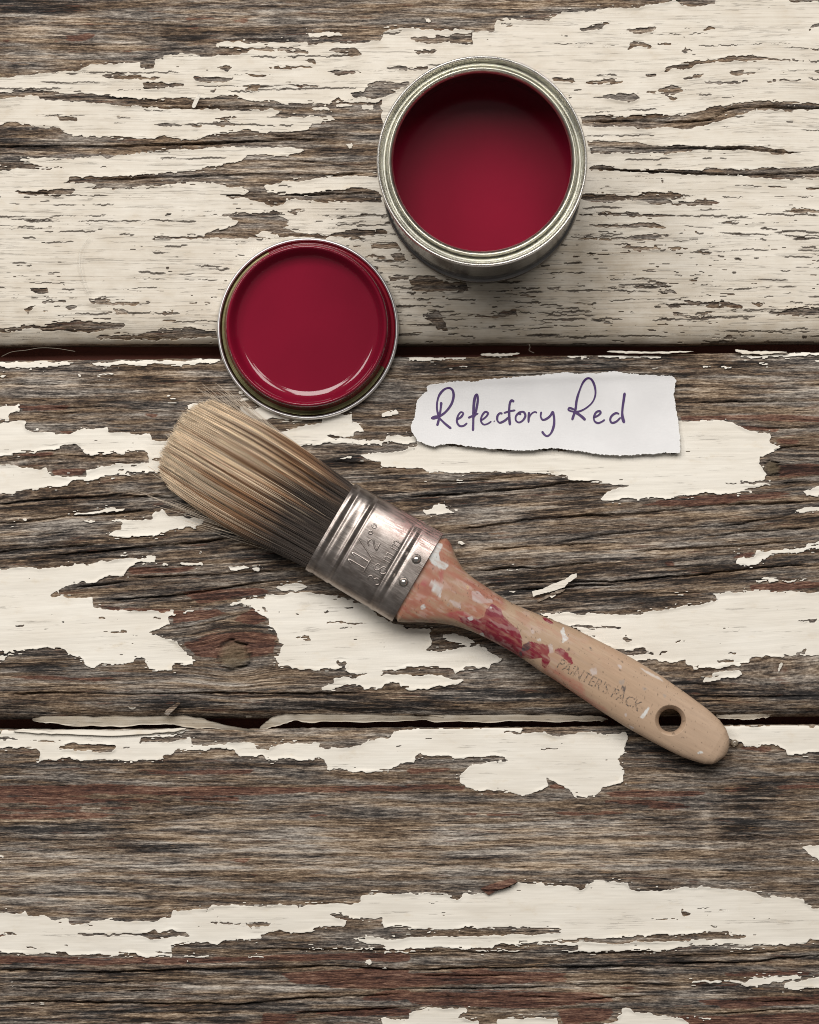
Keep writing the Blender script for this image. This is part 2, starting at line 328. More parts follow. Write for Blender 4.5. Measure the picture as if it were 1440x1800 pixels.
# third plank
paint('I', "0 105 20 85 100 82 280 88 600 82 655 80 645 98 580 110 505 115 490 135 560 132 640 120 672 118 678 135 720 140 800 135 900 135 905 155 940 160 970 145 1010 132 1125 132 1125 150 1200 150 1270 140 1300 120 1370 118 1385 90 1460 82 1460 205 1410 208 1390 220 1300 235 1200 228 1150 225 1140 188 1080 190 1000 190 935 190 930 178 850 180 830 165 820 155 720 155 620 158 605 170 580 175 575 192 440 192 330 195 270 195 240 188 205 195 180 190 140 195 145 170 135 160 95 150 0 152", "0 525 20 528 18 533 0 537")
bare('I', "205 155 220 135 405 137 410 150 400 165 345 163 290 158", "0 114 40 114 70 118 45 122 15 126 0 120", "80 122 190 126 215 133 150 131", "200 188 250 184 255 196 205 200")
paint('J', "0 85 90 80 120 68 200 68 395 65 397 92 300 95 380 100 480 98 530 110 600 95 700 100 755 95 768 108 755 150 750 180 735 185 755 230 752 275 680 290 650 320 615 325 580 318 555 290 530 282 500 262 485 260 485 285 460 300 400 318 340 305 320 298 235 302 205 290 180 270 180 245 215 215 260 200 345 195 340 185 290 178 220 185 140 180 50 180 35 165 20 180 10 205 0 205", "1095 70 1125 68 1255 62 1440 65 1440 168 1335 175 1325 155 1280 135 1250 140 1180 148 1165 130 1130 120 1090 110", "1375 500 1420 492 1440 490 1440 545 1410 522", "676 316 690 316 688 321")
bare('J', "455 154 530 154 526 159 470 159", "610 192 645 191 640 197 620 197", "410 188 420 187 418 194", "480 100 530 98 520 108 500 108", "1375 76 1430 74 1420 80", "1190 72 1250 68 1240 76 1200 79")
paint('K', "0 215 10 210 95 210 105 220 165 222 180 232 245 232 248 248 310 250 325 240 380 232 400 225 408 240 550 240 580 225 600 225 610 205 640 200 740 198 752 185 860 185 1000 182 1035 180 1050 190 1070 182 1220 178 1268 180 1270 150 1290 142 1360 145 1445 142 1445 260 1350 257 1345 225 1280 230 1220 235 1215 255 1100 260 1095 278 1050 280 980 272 920 285 915 300 780 308 770 320 710 315 690 308 640 320 605 325 610 345 480 350 610 352 608 365 485 365 480 355 420 355 300 358 180 355 0 355", "1235 302 1300 296 1360 300 1445 298 1445 335 1360 335 1350 325 1290 320 1280 310", "640 362 740 363 738 367 645 366", "870 361 935 362 930 366 875 366", "1050 336 1250 336 1440 334 1440 338 1200 340 1055 339", "1345 345 1440 347 1440 351 1350 349", "1275 385 1300 378 1317 385 1300 392", "1305 402 1365 403 1360 407", "20 468 60 468 50 472", "100 522 195 520 190 526 110 526", "720 466 870 465 860 469", "1340 580 1360 578 1380 585 1440 588 1440 605 1350 605")
bare('K', "0 290 20 278 45 280 60 290 270 288 280 282 370 283 480 285 520 278 545 268 560 278 590 275 610 268 625 278 670 282 665 290 600 295 560 305 530 305 505 290 370 290 130 290 0 295", "735 245 770 240 860 248 955 245 940 262 880 262 860 250 770 250", "90 327 135 328 132 333 95 332", "205 320 240 318 235 325 260 326", "195 350 235 345 242 360 195 360", "415 347 450 346 452 356 420 356", "760 225 772 224 770 230", "1145 220 1225 216 1240 232 1225 236", "150 245 225 246 220 250", "680 252 720 256 700 259")
paint('L', "0 148 70 142 140 142 150 165 180 160 200 140 260 142 340 125 380 105 470 105 480 118 540 112 570 112 600 128 620 112 660 100 700 100 770 105 772 128 830 135 930 125 1000 120 1010 130 1010 115 1070 122 1130 130 1215 135 1250 152 1385 162 1390 180 1425 195 1440 195 1440 305 1405 305 1390 320 1200 325 1150 320 1080 322 990 322 930 335 900 343 830 338 760 342 700 345 640 348 500 345 590 340 595 325 500 320 420 318 330 318 300 320 290 335 180 335 0 335", "230 343 395 343 390 347 240 347", "1110 336 1210 332 1208 336 1120 339", "985 455 1000 448 1100 448 1180 452 1190 440 1270 435 1370 430 1378 440 1340 448 1250 460 1180 466 1170 458 1050 456", "1320 460 1380 450 1440 435 1440 475 1360 480 1320 478", "0 560 80 545 205 548 200 560 170 578 240 590 245 605 0 605", "305 605 310 582 520 580 523 605", "625 605 735 590 730 572 750 570 748 545 780 545 800 560 850 560 860 570 960 578 985 605", "975 580 1060 576 1058 582", "10 544 60 542 55 547", "0 345 25 346 20 350 0 350", "495 318 620 322 600 327")
bare('L', "0 265 80 268 190 265 200 260 280 262 420 260 520 265 545 270 530 280 450 285 300 290 100 295 0 295", "440 308 700 300 780 292 900 285 940 290 980 282 1050 278 1115 275 1130 285 1200 292 1150 302 1050 305 950 310 850 312 740 315 690 320 560 312", "300 320 420 318 590 325 560 340 500 343 300 342", "835 229 950 230 940 235 850 234", "957 200 990 215 960 226", "1050 245 1090 258 1065 258", "1090 199 1120 198 1118 205 1092 204", "1040 215 1055 216 1050 221", "350 312 420 310 410 315", "163 325 190 324 185 330")
# open cracks along the grain: width in pixels, depth in mm, polyline
CRACKS = []
def crack(t, w, d, *ss):
    for s in ss: CRACKS.append((w, d, tile(t, s)))
crack('A', 3.4, 3.0, "-60 515 0 515 160 513 300 515 420 515 580 510 700 505 850 500 1000 492 1180 490")
crack('A', 2.0, 1.5, "430 370 560 378 700 378 850 378 1000 380 1150 386", "0 478 140 480 230 486", "900 470 1000 478 1180 474 1330 478", "1000 556 1150 575 1330 584")
crack('C', 2.6, 2.0, "150 40 240 36 400 30 560 25 720 18 900 12 1100 14 1320 10", "20 72 120 80 250 80", "700 82 900 88 1060 84 1330 80")
crack('B', 3.0, 2.5, "600 430 750 425 950 428 1050 420 1090 400 1150 380 1300 378 1440 382 1600 384", "630 520 800 523 1000 520 1200 525 1340 537 1440 540", "630 596 760 600 1000 612 1200 615 1440 606 1600 600")
crack('E', 3.0, 2.5, "-60 576 0 572 150 560 330 548 450 545 570 550 640 556", "-60 645 0 640 130 630 260 612 420 605 560 590")
crack('E', 1.8, 1.5, "0 690 150 680 300 660", "1120 420 1300 430 1440 424", "1180 480 1300 470 1440 462", "1220 545 1320 540 1440 535", "-20 150 200 152 420 146", "60 245 280 232 520 238", "560 300 700 296 860 300", "0 425 190 402 320 408 520 404")
crack('G', 3.4, 3.0, "-60 68 0 62 130 48 370 32", "150 75 400 55 560 40 700 25 860 8")
crack('G', 2.6, 2.2, "220 190 330 178 480 160", "340 235 450 225 600 215 750 195 900 170 1000 160", "570 335 700 320 800 295 870 275 900 258", "440 152 600 145 760 140 900 130 1060 128", "900 60 1050 62", "0 560 200 556 420 560 700 556 1000 560 1300 556")
crack('F', 3.2, 2.8, "-30 552 0 550 200 535 400 518 550 500 620 490 720 488", "150 665 300 645 450 625 600 615 800 605 1000 585 1150 572 1300 570 1440 560 1600 552")
crack('F', 2.4, 2.0, "490 720 560 700 700 680 900 660 1100 650 1250 625 1440 612", "-20 500 200 490 420 476", "1260 500 1340 498 1440 492", "1230 400 1310 375 1440 366", "1270 470 1330 505", "1000 690 1200 670 1440 655", "0 140 300 122 640 116", "960 220 1200 210 1440 215", "1180 300 1300 305 1440 300")
crack('H', 3.0, 2.6, "215 130 350 118 480 115 640 100 690 100", "370 170 560 165 700 165 900 150 1080 135 1240 115 1440 105", "300 195 450 192 600 180 760 178")
crack('H', 2.2, 1.8, "960 570 1200 570 1440 568", "760 60 960 50 1150 40 1400 20", "700 214 900 206 1080 206", "880 520 1000 528 1180 530", "1000 162 1200 158 1440 162", "200 60 420 44 700 30")
crack('K', 3.2, 2.8, "-40 412 0 412 200 415 350 418 480 415 640 410 800 408 1000 405 1150 398 1440 412 1640 405 1840 402 2040 402 2240 400 2310 405 2390 405", "-40 524 0 525 200 522 400 528 700 530 880 530 1000 515 1200 505 1340 500 1440 490")
crack('K', 2.4, 2.0, "0 448 200 450 340 455 500 452 640 450", "340 560 700 562 850 560", "1270 480 1440 478 1640 475 1780 475 1920 470 1980 460", "0 470 160 474 300 474", "400 486 620 484", "0 580 120 578", "860 336 1050 338 1440 342", "1000 566 1200 556 1440 542", "1420 428 1700 430 1900 424")
crack('L', 3.0, 2.6, "860 390 1000 385 1200 385 1300 370 1440 362 1600 360")
crack('L', 2.2, 1.8, "500 465 740 460 990 465", "560 515 700 510 880 500", "1000 570 1250 555 1440 545", "1100 520 1300 522 1440 518", "300 500 440 505 560 508", "0 345 300 350 640 352 900 346", "860 365 1100 355 1400 340")
# rust-red remnants of an older coat and dark weathering in the bare wood
STAIN = {'red': [], 'dark': [], 'pale': []}
def stain(kind, t, *ss):
    for s in ss: STAIN[kind].append(tile(t, s))
stain('red', 'I', "-40 288 200 280 420 280 620 290 850 285 980 292 1080 288 1250 284 1440 286 1440 300 1300 305 1150 302 960 308 900 318 760 320 560 318 350 312 180 320 0 320 -40 318", "0 325 300 325 560 335 580 345 300 342 0 345", "0 360 290 356 285 370 0 372", "355 358 470 355 465 368 360 370", "0 385 300 378 440 384 300 396 0 398", "640 325 850 326 840 338 650 336", "480 232 900 226 880 240 500 245", "300 470 420 468 400 480", "1080 385 1190 388 1100 394", "0 338 200 330 360 340 180 350", "800 545 880 540 860 556")
stain('red', 'J', "-20 282 120 280 200 285 190 298 0 300", "690 305 800 298 900 308 1000 302 1060 306 1000 318 860 318 720 322", "680 338 840 335 980 350 1010 362 900 366 780 350 690 348", "480 378 620 375 760 378 740 388 560 386", "0 225 150 222 140 234 0 238", "1100 292 1200 290 1180 304 1110 304", "270 380 410 378 400 388 280 390", "1280 286 1440 280 1440 295 1320 296", "500 275 560 285 545 295 490 292", "1180 140 1280 150 1250 165 1170 158", "170 385 240 380 230 392")
stain('red', 'K', "0 362 260 368 420 372 700 366 1000 360 1400 352 1440 360 1440 380 1000 375 700 385 350 392 0 385", "980 420 1300 408 1440 415 1440 470 1250 475 1050 462", "1350 485 1440 482 1440 520 1250 520", "1080 560 1300 545 1440 548 1440 575 1200 575", "0 282 20 285 0 295", "1180 82 1290 84 1270 90", "930 565 1060 572 1000 600 920 600", "820 22 880 18 860 30")
stain('red', 'L', "0 425 240 412 540 420 560 450 300 462 0 470", "0 490 300 485 640 490 720 520 400 545 0 530", "1000 458 1180 464 1200 470 1010 468", "680 470 800 470 780 480", "1000 520 1440 500 1440 530 1100 545", "520 550 720 545 700 590 540 600", "900 575 1440 560 1440 600 1000 600", "1100 420 1420 415 1400 430 1120 432")
stain('red', 'E', "60 232 250 228 230 240 80 242", "180 320 260 318 250 326", "180 452 300 448 300 472 190 470", "20 398 200 392 150 406", "600 282 700 278 690 292", "500 255 560 262 540 268")
stain('red', 'F', "950 268 1120 262 1260 258 1440 268 1440 285 1280 280 1110 276 960 280", "1060 540 1160 540 1300 530 1360 540 1200 560 1000 580 800 575 880 560", "1100 290 1220 300 1300 310 1290 320 1180 312", "1290 440 1400 430 1440 440 1440 470 1300 480", "0 320 30 322 20 334", "1270 345 1400 350 1330 362")
stain('red', 'G', "440 255 640 268 760 262 800 280 640 310 600 320 620 295", "640 380 760 350 900 340 970 350 960 420 860 440 700 430", "330 250 500 262 400 266", "900 255 940 300 900 320 820 300", "20 498 200 500 420 502 380 514 100 512", "1010 392 960 380 920 392", "640 200 900 190 960 205 700 240", "460 118 700 112 640 130 460 136")
stain('red', 'H', "1140 70 1210 66 1200 78 1130 82", "900 95 930 93 925 108 890 106", "1200 180 1440 165 1440 190 1300 200 1200 196", "840 90 880 88 870 96")
stain('red', 'A', "230 130 300 120 330 122 320 138 240 142", "290 85 330 84 325 95", "650 60 760 58 750 70 660 72", "0 145 40 140 30 152", "170 85 215 85 210 92", "400 180 470 178 460 186", "640 90 700 92 690 102", "180 142 210 142 205 150", "800 70 880 68 860 78")
stain('dark', 'J', "1150 270 1320 260 1330 310 1260 340 1150 370", "1080 380 1260 350 1240 440 1100 460", "820 140 1100 150 1040 240 880 220", "1140 470 1220 460 1200 520", "760 380 960 390 940 430 800 430", "740 110 900 130 820 190 760 180")
stain('dark', 'I', "0 395 200 400 560 405 640 420 500 440 200 450 0 460", "420 480 600 470 700 500 520 520 400 500", "0 200 300 205 900 205 1140 205 1140 225 700 225 200 235 0 232", "80 480 260 470 240 510 100 520", "900 205 1100 210 1080 235 940 235")
stain('dark', 'K', "0 390 600 392 1000 388 1000 430 500 440 0 440", "0 530 500 525 860 540 880 600 300 600 0 600", "850 510 1100 500 1080 550 880 560", "500 400 900 380 980 420 600 440")
stain('dark', 'L', "540 380 900 360 1440 340 1440 400 900 420 560 430", "760 430 900 420 960 500 780 510", "1000 470 1440 480 1440 500 1010 510", "0 350 400 345 700 350 600 380 0 400", "600 120 1000 110 1000 135 620 150")
stain('dark', 'E', "0 545 300 545 560 545 700 580 500 600 0 640", "480 120 820 130 800 160 500 170", "1220 480 1440 460 1440 560 1260 580", "0 80 300 95 770 85 770 110 300 120 0 125", "1100 400 1280 380 1260 480 1140 460")
stain('dark', 'F', "0 72 1440 55 1440 90 700 105 0 110", "1260 400 1440 370 1440 470 1310 500 1260 460", "0 500 300 490 640 500 400 560 0 600", "1260 600 1440 590 1440 640 1250 650", "930 130 1000 120 1000 260 945 260", "340 560 700 520 680 600 400 630")
stain('dark', 'G', "0 20 400 10 860 0 900 60 500 80 100 100 0 110", "340 210 760 180 920 190 800 230 360 255", "0 420 200 410 300 470 180 490 0 480", "700 320 900 260 960 330 760 360", "420 570 900 540 1440 560 1440 640 600 630", "820 60 1050 50 1050 160 830 140", "0 570 200 600 400 610 0 640")
stain('dark', 'H', "210 120 700 90 1050 80 1050 150 600 190 300 210", "760 500 1440 545 1440 620 1000 610", "300 200 900 195 1060 215 700 270 380 270", "100 520 500 530 640 620 200 640", "1000 110 1440 80 1440 130 1060 165", "0 545 500 545 420 620 0 630")
stain('dark', 'A', "0 0 300 10 260 60 0 70", "560 100 760 90 740 140 600 160", "840 100 1060 110 1040 150 860 140", "0 425 60 440 240 480 200 560 0 560", "0 250 100 240 60 270", "60 320 250 335 560 352 800 342 780 378 400 365 100 340")
stain('pale', 'A', "0 70 300 60 330 110 60 120", "60 130 240 125 200 160 40 160", "560 30 1000 20 960 90 600 90", "330 150 480 120 520 190 380 200", "1040 60 1330 70 1320 120 1100 110", "900 400 1330 390 1330 480 1000 470", "700 560 1330 490 1330 620 800 620")
stain('pale', 'B', "0 0 400 0 560 20 400 60 0 60")
stain('pale', 'I', "560 95 1380 95 1280 130 1000 130 700 130 520 125", "500 400 1000 400 1440 460 1440 600 900 600 500 560", "0 545 300 540 500 570 300 600 0 600", "230 138 400 140 390 160 240 155", "620 160 820 160 820 178 600 178")
stain('pale', 'J', "0 400 700 420 960 480 900 600 0 600", "0 185 340 190 200 215 0 220", "1020 350 1060 345 1080 520 1040 530")
stain('pale', 'K', "0 0 500 20 700 60 500 110 200 90 0 110", "600 110 860 100 850 130 620 140", "560 430 1100 425 1150 500 700 500", "850 500 885 500 890 600 850 600", "0 150 300 130 560 150 300 200 0 190")
stain('pale', 'L', "880 20 1080 0 1100 100 900 80", "560 420 760 430 740 500 580 520", "940 480 1100 470 1080 510 950 510", "0 20 400 20 380 90 0 80")
stain('pale', 'G', "0 500 300 510 700 500 1000 520 700 560 300 545 0 540", "740 380 880 370 870 470 760 470", "0 140 60 140 50 150")
stain('pale', 'E', "560 100 700 90 680 200 560 190", "0 600 300 610 360 700 0 700", "0 110 300 130 260 200 0 190", "1050 368 1220 380 1200 400 1060 390")
stain('pale', 'H', "640 10 1000 0 1000 60 680 90", "200 40 620 30 600 70 220 90", "1020 530 1440 520 1440 545 1040 555")
stain('pale', 'F', "30 460 540 475 520 490 60 490", "180 600 600 560 900 560 500 620 240 650", "980 150 1200 140 1440 150 1440 200 1000 205", "800 620 1200 590 1200 620 800 645")
KNOTS = [(412, 1152, 25), (1357, 823, 13)]
# ---------------------------------------------------------------- traced pictures -> fields
mask = np.zeros((1800, 1440))
for val, poly in PAINT: raster(poly, val, mask)
mask = blur(mask, 1)
stains = {}
for k, polys in STAIN.items():
    im = np.zeros((1800, 1440))
    for p in polys: raster(p, 1.0, im)
    stains[k] = box(box(im, 2), 2) if k == 'red' else box(box(im, 8), 8)

def grain(x, y):
    """grain coordinate across the boards (pixels): cracks and fibres follow its level lines"""
    v = y.copy()
    p2 = sstep(760, 900, y) * (1 - sstep(1120, 1230, y))
    v = v + 0.062 * (x - 700) * p2
    v = v + 24 * np.exp(-((x - 1370) / 190) ** 2) * np.exp(-((y - 185) / 90) ** 2)
    for kx, ky, r in KNOTS:
        dx, dy = x - kx, y - ky
        v = v - dy * 0.62 * np.exp(-(dx / (r * 2.4)) ** 2 - (dy / (r * 1.9)) ** 2)
    v = v + 7 * (fbm(x / 420, y / 160, 5, 3) - 0.5) + 2.2 * (fbm(x / 90, y / 22, 8, 2) - 0.5)
    return v

# distance to the nearest crack centre, as a depth picture
crack_d = np.zeros((1810, 1760)); crack_w = np.zeros((1810, 1760))
CX0, CY0 = 160, 5
for w, d, poly in CRACKS:
    p = catmull(poly, 10)
    seg = np.hypot(*(np.diff(p, axis=0).T)); L = np.concatenate(([0], np.cumsum(seg)))
    n = int(L[-1] / 0.8); t = np.linspace(0, L[-1], n)
    xs = np.interp(t, L, p[:, 0]); ys = np.interp(t, L, p[:, 1])
    sd = int(abs(poly[0][0] * 13 + poly[0][1] * 7)) % 999
    ys = ys + 3.0 * (fbm(xs / 45, xs * 0 + 3, sd, 3) - 0.5) + 1.6 * (vn(xs / 7, xs * 0, sd + 4) - 0.5)
    ends = np.clip(np.minimum(t, L[-1] - t) / 40, 0.15, 1)
    wid = w * 0.62 * (0.25 + 1.25 * fbm(xs / 55, xs * 0 + 9, sd + 2, 3)) * ends
    dep = d * (0.45 + 0.8 * vn(xs / 60, xs * 0 + 2, sd + 5)) * ends
    for o in range(-5, 6):
        yy = np.round(ys + o).astype(int) + CY0; xx = np.round(xs).astype(int) + CX0
        ok = (yy >= 0) & (yy < 1810) & (xx >= 0) & (xx < 1760)
        dist = np.abs((yy - CY0) - ys)
        prof = dep * np.exp(-(dist / (wid * 0.75 + 0.15)) ** 2)
        np.maximum.at(crack_d, (yy[ok], xx[ok]), prof[ok])
def crack_at(x, y):
    H, Wd = crack_d.shape
    a = np.clip(x + CX0, 0, Wd - 1.01); b = np.clip(y + CY0, 0, H - 1.01)
    i = a.astype(int); j = b.astype(int); f = a - i; g = b - j
    return (crack_d[j, i] * (1 - f) + crack_d[j, i + 1] * f) * (1 - g) + (crack_d[j + 1, i] * (1 - f) + crack_d[j + 1, i + 1] * f) * g

# hairline splits of the paint coat: long, jagged, along the grain
split_d = np.zeros((1810, 1760))
def add_splits(n, box_, lmin, lmax, wmin, wmax, seed):
    r = np.random.default_rng(seed)
    for k in range(n):
        xa = r.uniform(box_[0], box_[2]); L = lmin + (lmax - lmin) * r.uniform(0, 1) ** 2.2; v0 = r.uniform(box_[1], box_[3])
        xs = np.arange(xa, xa + L, 0.7)
        y1 = np.full(len(xs), v0); ys = v0 - (grain(xs, y1) - y1 - (grain(xs[:1], y1[:1]) - v0))
        kk = int(r.integers(1, 9999))
        ys = ys + 5.0 * (fbm(xs / 60, xs * 0 + k, kk, 3) - 0.5) + 2.4 * (hash2(np.floor(xs / r.uniform(5, 16)), xs * 0, kk) - 0.5) + 1.2 * (vn(xs / 2.5, xs * 0, kk + 1) - 0.5)
        t = np.linspace(0, 1, len(xs)); w = (wmin + (wmax - wmin) * r.uniform(0, 1) ** 2) * (0.35 + 1.1 * vn(xs / 14, xs * 0, kk + 2)) * np.clip(np.minimum(t, 1 - t) * 6, 0.2, 1)
        for o in range(-3, 4):
            yy = np.round(ys + o).astype(int) + CY0; xx = np.round(xs).astype(int) + CX0
            ok = (yy >= 0) & (yy < 1810) & (xx >= 0) & (xx < 1760)
            np.maximum.at(split_d, (yy[ok], xx[ok]), np.exp(-(((yy - CY0) - ys) / (w + 0.05)) ** 2)[ok] * np.clip(w / 0.75, 0.35, 1)[ok])
add_splits(420, (-150, 40, 1560, 600), 14, 230, 0.35, 1.5, 1)
add_splits(260, (-150, 330, 1560, 600), 10, 120, 0.35, 1.6, 2)
add_splits(200, (560, 380, 1560, 600), 8, 90, 0.5, 2.2, 3)
add_splits(70, (-150, 640, 1560, 1260), 12, 90, 0.3, 0.8, 4)
add_splits(60, (-150, 1285, 1560, 1900), 12, 110, 0.3, 0.8, 5)
def split_at(x, y):
    H, Wd = split_d.shape
    a = np.clip(x + CX0, 0, Wd - 1.01); b = np.clip(y + CY0, 0, H - 1.01)
    i = a.astype(int); j = b.astype(int); f = a - i; g = b - j
    return (split_d[j, i] * (1 - f) + split_d[j, i + 1] * f) * (1 - g) + (split_d[j + 1, i] * (1 - f) + split_d[j + 1, i + 1] * f) * g

#            top edge, bottom edge, round-over top, round-over bottom (pixels)
PLANKS = [(-42, 606, 10, 46), (633, 1264, 9, 40), (1284.5, 1932, 8, 40)]
X0, X1 = -190.0, 1630.0
def edges(i, x):
    a, b, _, _ = PLANKS[i]
    sa, sb = ((0, -0.003), (-0.0085, -0.003), (-0.0075, 0))[i]
    a = a + sa * x; b = b + sb * x
    ya = a + 5 * (fbm(x / 160, x * 0, 31 + i, 3) - 0.5) + 1.5 * (vn(x / 9, x * 0, 77 + i) - 0.5)
    yb = b + 5 * (fbm(x / 200, x * 0 + 5, 41 + i, 3) - 0.5)
    return ya, yb
def base_h(i, x, y):
    """smooth top of a plank in mm: round-overs, slow unevenness"""
    _, _, ra, rb = PLANKS[i]
    ya, yb = edges(i, x)
    ta = np.clip((ya + ra - y) / ra, 0, 1); tb = np.clip((y - (yb - rb)) / rb, 0, 1)
    h = -0.6 * ra * 0.22 * (1 - np.sqrt(np.clip(1 - ta ** 2, 0, 1))) - 0.75 * rb * 0.22 * (1 - np.sqrt(np.clip(1 - tb ** 2 * 0.985, 0, 1)))
    h = h + 0.5 * (fbm(x / 300, y / 70, 90 + i, 2) - 0.5)
    return h
def wood_h(i, x, y, v):
    h = base_h(i, x, y)
    r = 0.30 * (fbm(x / 160, v / 9, 120 + i, 3) - 0.55) + 0.17 * (fbm(x / 70, v / 2.9, 130 + i, 2) - 0.5)
    f = vn(x / 120, v / 3.1, 140 + i)
    r = r - 0.40 * np.clip(f - 0.70, 0, 1) / 0.3 * sstep(0.35, 0.7, fbm(x / 200, y / 40, 150, 2))
    for kx, ky, kr in KNOTS:
        q = np.hypot((x - kx) / 1.05, y - ky) / kr
        q = q + 0.30 * (vn(np.arctan2(y - ky, x - kx) * 3, q * 0, 3) - 0.5)
        ring = np.exp(-((q - 1.0) / 0.07) ** 2)
        r = r * (1 - 0.6 * np.exp(-q ** 4)) - 2.2 * ring * (0.5 + 0.6 * vn(np.arctan2(y - ky, x - kx) * 1.3 + 9, q * 0, 8)) + 0.25 * np.exp(-q ** 4) + 0.16 * np.sin(q * 21 + 2 * vn(x / 9, y / 9, 6)) * np.exp(-q ** 6) - 0.9 * np.exp(-((np.abs(y - ky + 0.3 * (x - kx)) / 0.9)) ** 2) * np.exp(-q ** 6) * (x > kx)
    # fine checks that open along the fibre
    ck = np.exp(-((fbm(x / 230, v / 8.5, 160 + i, 2) - 0.5) / 0.012) ** 2) * sstep(0.48, 0.66, fbm(x / 120, y / 30, 170 + i, 3))
    return h + r - 0.9 * ck - crack_at(x, y)

# ---------------------------------------------------------------- wood material
def wood_material():
    m = NT('weathered_wood')
    uv = m.uv()                       # grain coordinates in millimetres
    st = m.attr('stain'); sp = m.node('ShaderNodeSeparateColor'); m.l.new(st.outputs['Color'], sp.inputs[0])
    red, dark, pale = sp.outputs
    big = m.noise(m.vec(uv, (0.012, 0.13, 1)), 4, 0.6)
    med = m.noise(m.vec(uv, (0.018, 0.60, 1), (7, 3, 0)), 5, 0.66)
    fine = m.noise(m.vec(uv, (0.10, 1.15, 1), (3, 11, 0)), 3, 0.70)
    fib = m.noise(m.vec(uv, (0.27, 2.3, 1), (1, 5, 0)), 2, 0.65)
    blot = m.noise(m.vec(uv, (0.026, 0.24, 1), (9, 2, 0)), 5, 0.64)
    hue = m.noise(m.vec(uv, (0.024, 0.30, 1), (19, 32, 0)), 4, 0.6)
    grit = m.noise(m.vec(uv, (0.95, 2.0, 1)), 3, 0.7)
    def dev(n, k): return m.math('MULTIPLY', m.math('SUBTRACT', n, 0.5), k)
    tone = m.math('ADD', dev(big, 0.55), dev(med, 0.75))
    tone = m.math('ADD', tone, dev(fine, 1.25))
    tone = m.math('ADD', tone, dev(fib, 0.95))
    tone = m.math('ADD', tone, dev(blot, 0.60))
    tone = m.math('ADD', tone, dev(grit, 0.65))
    tone = m.math('ADD', tone, m.math('MULTIPLY', m.math('MULTIPLY', pale, m.ramp(m.math('ADD', med, dev(blot, 0.6)), 0.36, 0.56)), 0.17))
    tone = m.math('ADD', tone, m.math('MULTIPLY', m.math('MULTIPLY', dark, m.ramp(m.math('ADD', med, dev(blot, 0.8)), 0.62, 0.42)), -0.27))
    tone = m.math('ADD', m.math('MULTIPLY', tone, 1.20), 0.48, clamp=True)
    brown = m.cramp(tone, (0.0, (0.014, 0.010, 0.008)), (0.25, (0.055, 0.036, 0.024)), (0.48, (0.135, 0.092, 0.060)), (0.70, (0.260, 0.190, 0.128)), (1.0, (0.50, 0.40, 0.30)))
    grey = m.cramp(tone, (0.0, (0.014, 0.013, 0.013)), (0.25, (0.052, 0.046, 0.043)), (0.48, (0.145, 0.124, 0.106)), (0.70, (0.280, 0.250, 0.220)), (1.0, (0.52, 0.47, 0.41)))
    c = m.mix(m.ramp(hue, 0.38, 0.64), brown, grey)
    # rust-red rests of an older coat, broken up by the fibres
    rr = m.math('ADD', red, m.math('ADD', dev(med, 2.0), m.math('ADD', dev(fine, 2.2), dev(blot, 1.2))))
    rmask = m.math('MULTIPLY', m.ramp(rr, 0.36, 0.56), m.ramp(red, 0.04, 0.35))
    rfree = m.ramp(m.math('ADD', m.noise(m.vec(uv, (0.055, 0.62, 1), (40, 17, 0)), 4, 0.6), dev(fine, 0.35)), 0.62, 0.68)
    c = m.mix(m.math('MULTIPLY', rfree, 0.55), c, (0.115, 0.052, 0.033))
    redc = m.cramp(tone, (0.1, (0.022, 0.010, 0.008)), (0.45, (0.086, 0.035, 0.024)), (0.7, (0.155, 0.072, 0.046)), (1.0, (0.32, 0.20, 0.14)))
    c = m.mix(m.math('MULTIPLY', rmask, 0.88), c, redc)
    # orange-brown fresh wood here and there
    org = m.ramp(m.math('ADD', m.noise(m.vec(uv, (0.07, 0.5, 1), (60, 5, 0)), 4, 0.65), dev(fine, 0.5)), 0.64, 0.74)
    c = m.mix(m.math('MULTIPLY', org, 0.5), c, (0.26, 0.16, 0.085))
    kn = m.attr('knot').outputs['Fac']
    c = m.mix(m.math('MULTIPLY', kn, 0.75), c, m.mix(m.ramp(grit, 0.3, 0.7), (0.085, 0.062, 0.036), (0.15, 0.115, 0.07)))
    # specks of the white coat left in the pores
    speck = m.ramp(m.noise(m.vec(uv, (0.55, 4.2, 1), (21, 9, 0)), 3, 0.7), 0.735, 0.76)
    speck = m.math('MULTIPLY', speck, m.ramp(big, 0.40, 0.60))
    c = m.mix(m.math('MULTIPLY', speck, 0.75), c, (0.62, 0.57, 0.48))
    h = m.math('ADD', m.math('MULTIPLY', fine, 0.75), m.math('MULTIPLY', fib, 0.35))
    n = m.bump(h, 0.0007, 1.0)
    n = m.bump(grit, 0.00014, 0.6, n)
    return m.done(col=c, rough=0.82, normal=n, spec=0.25)
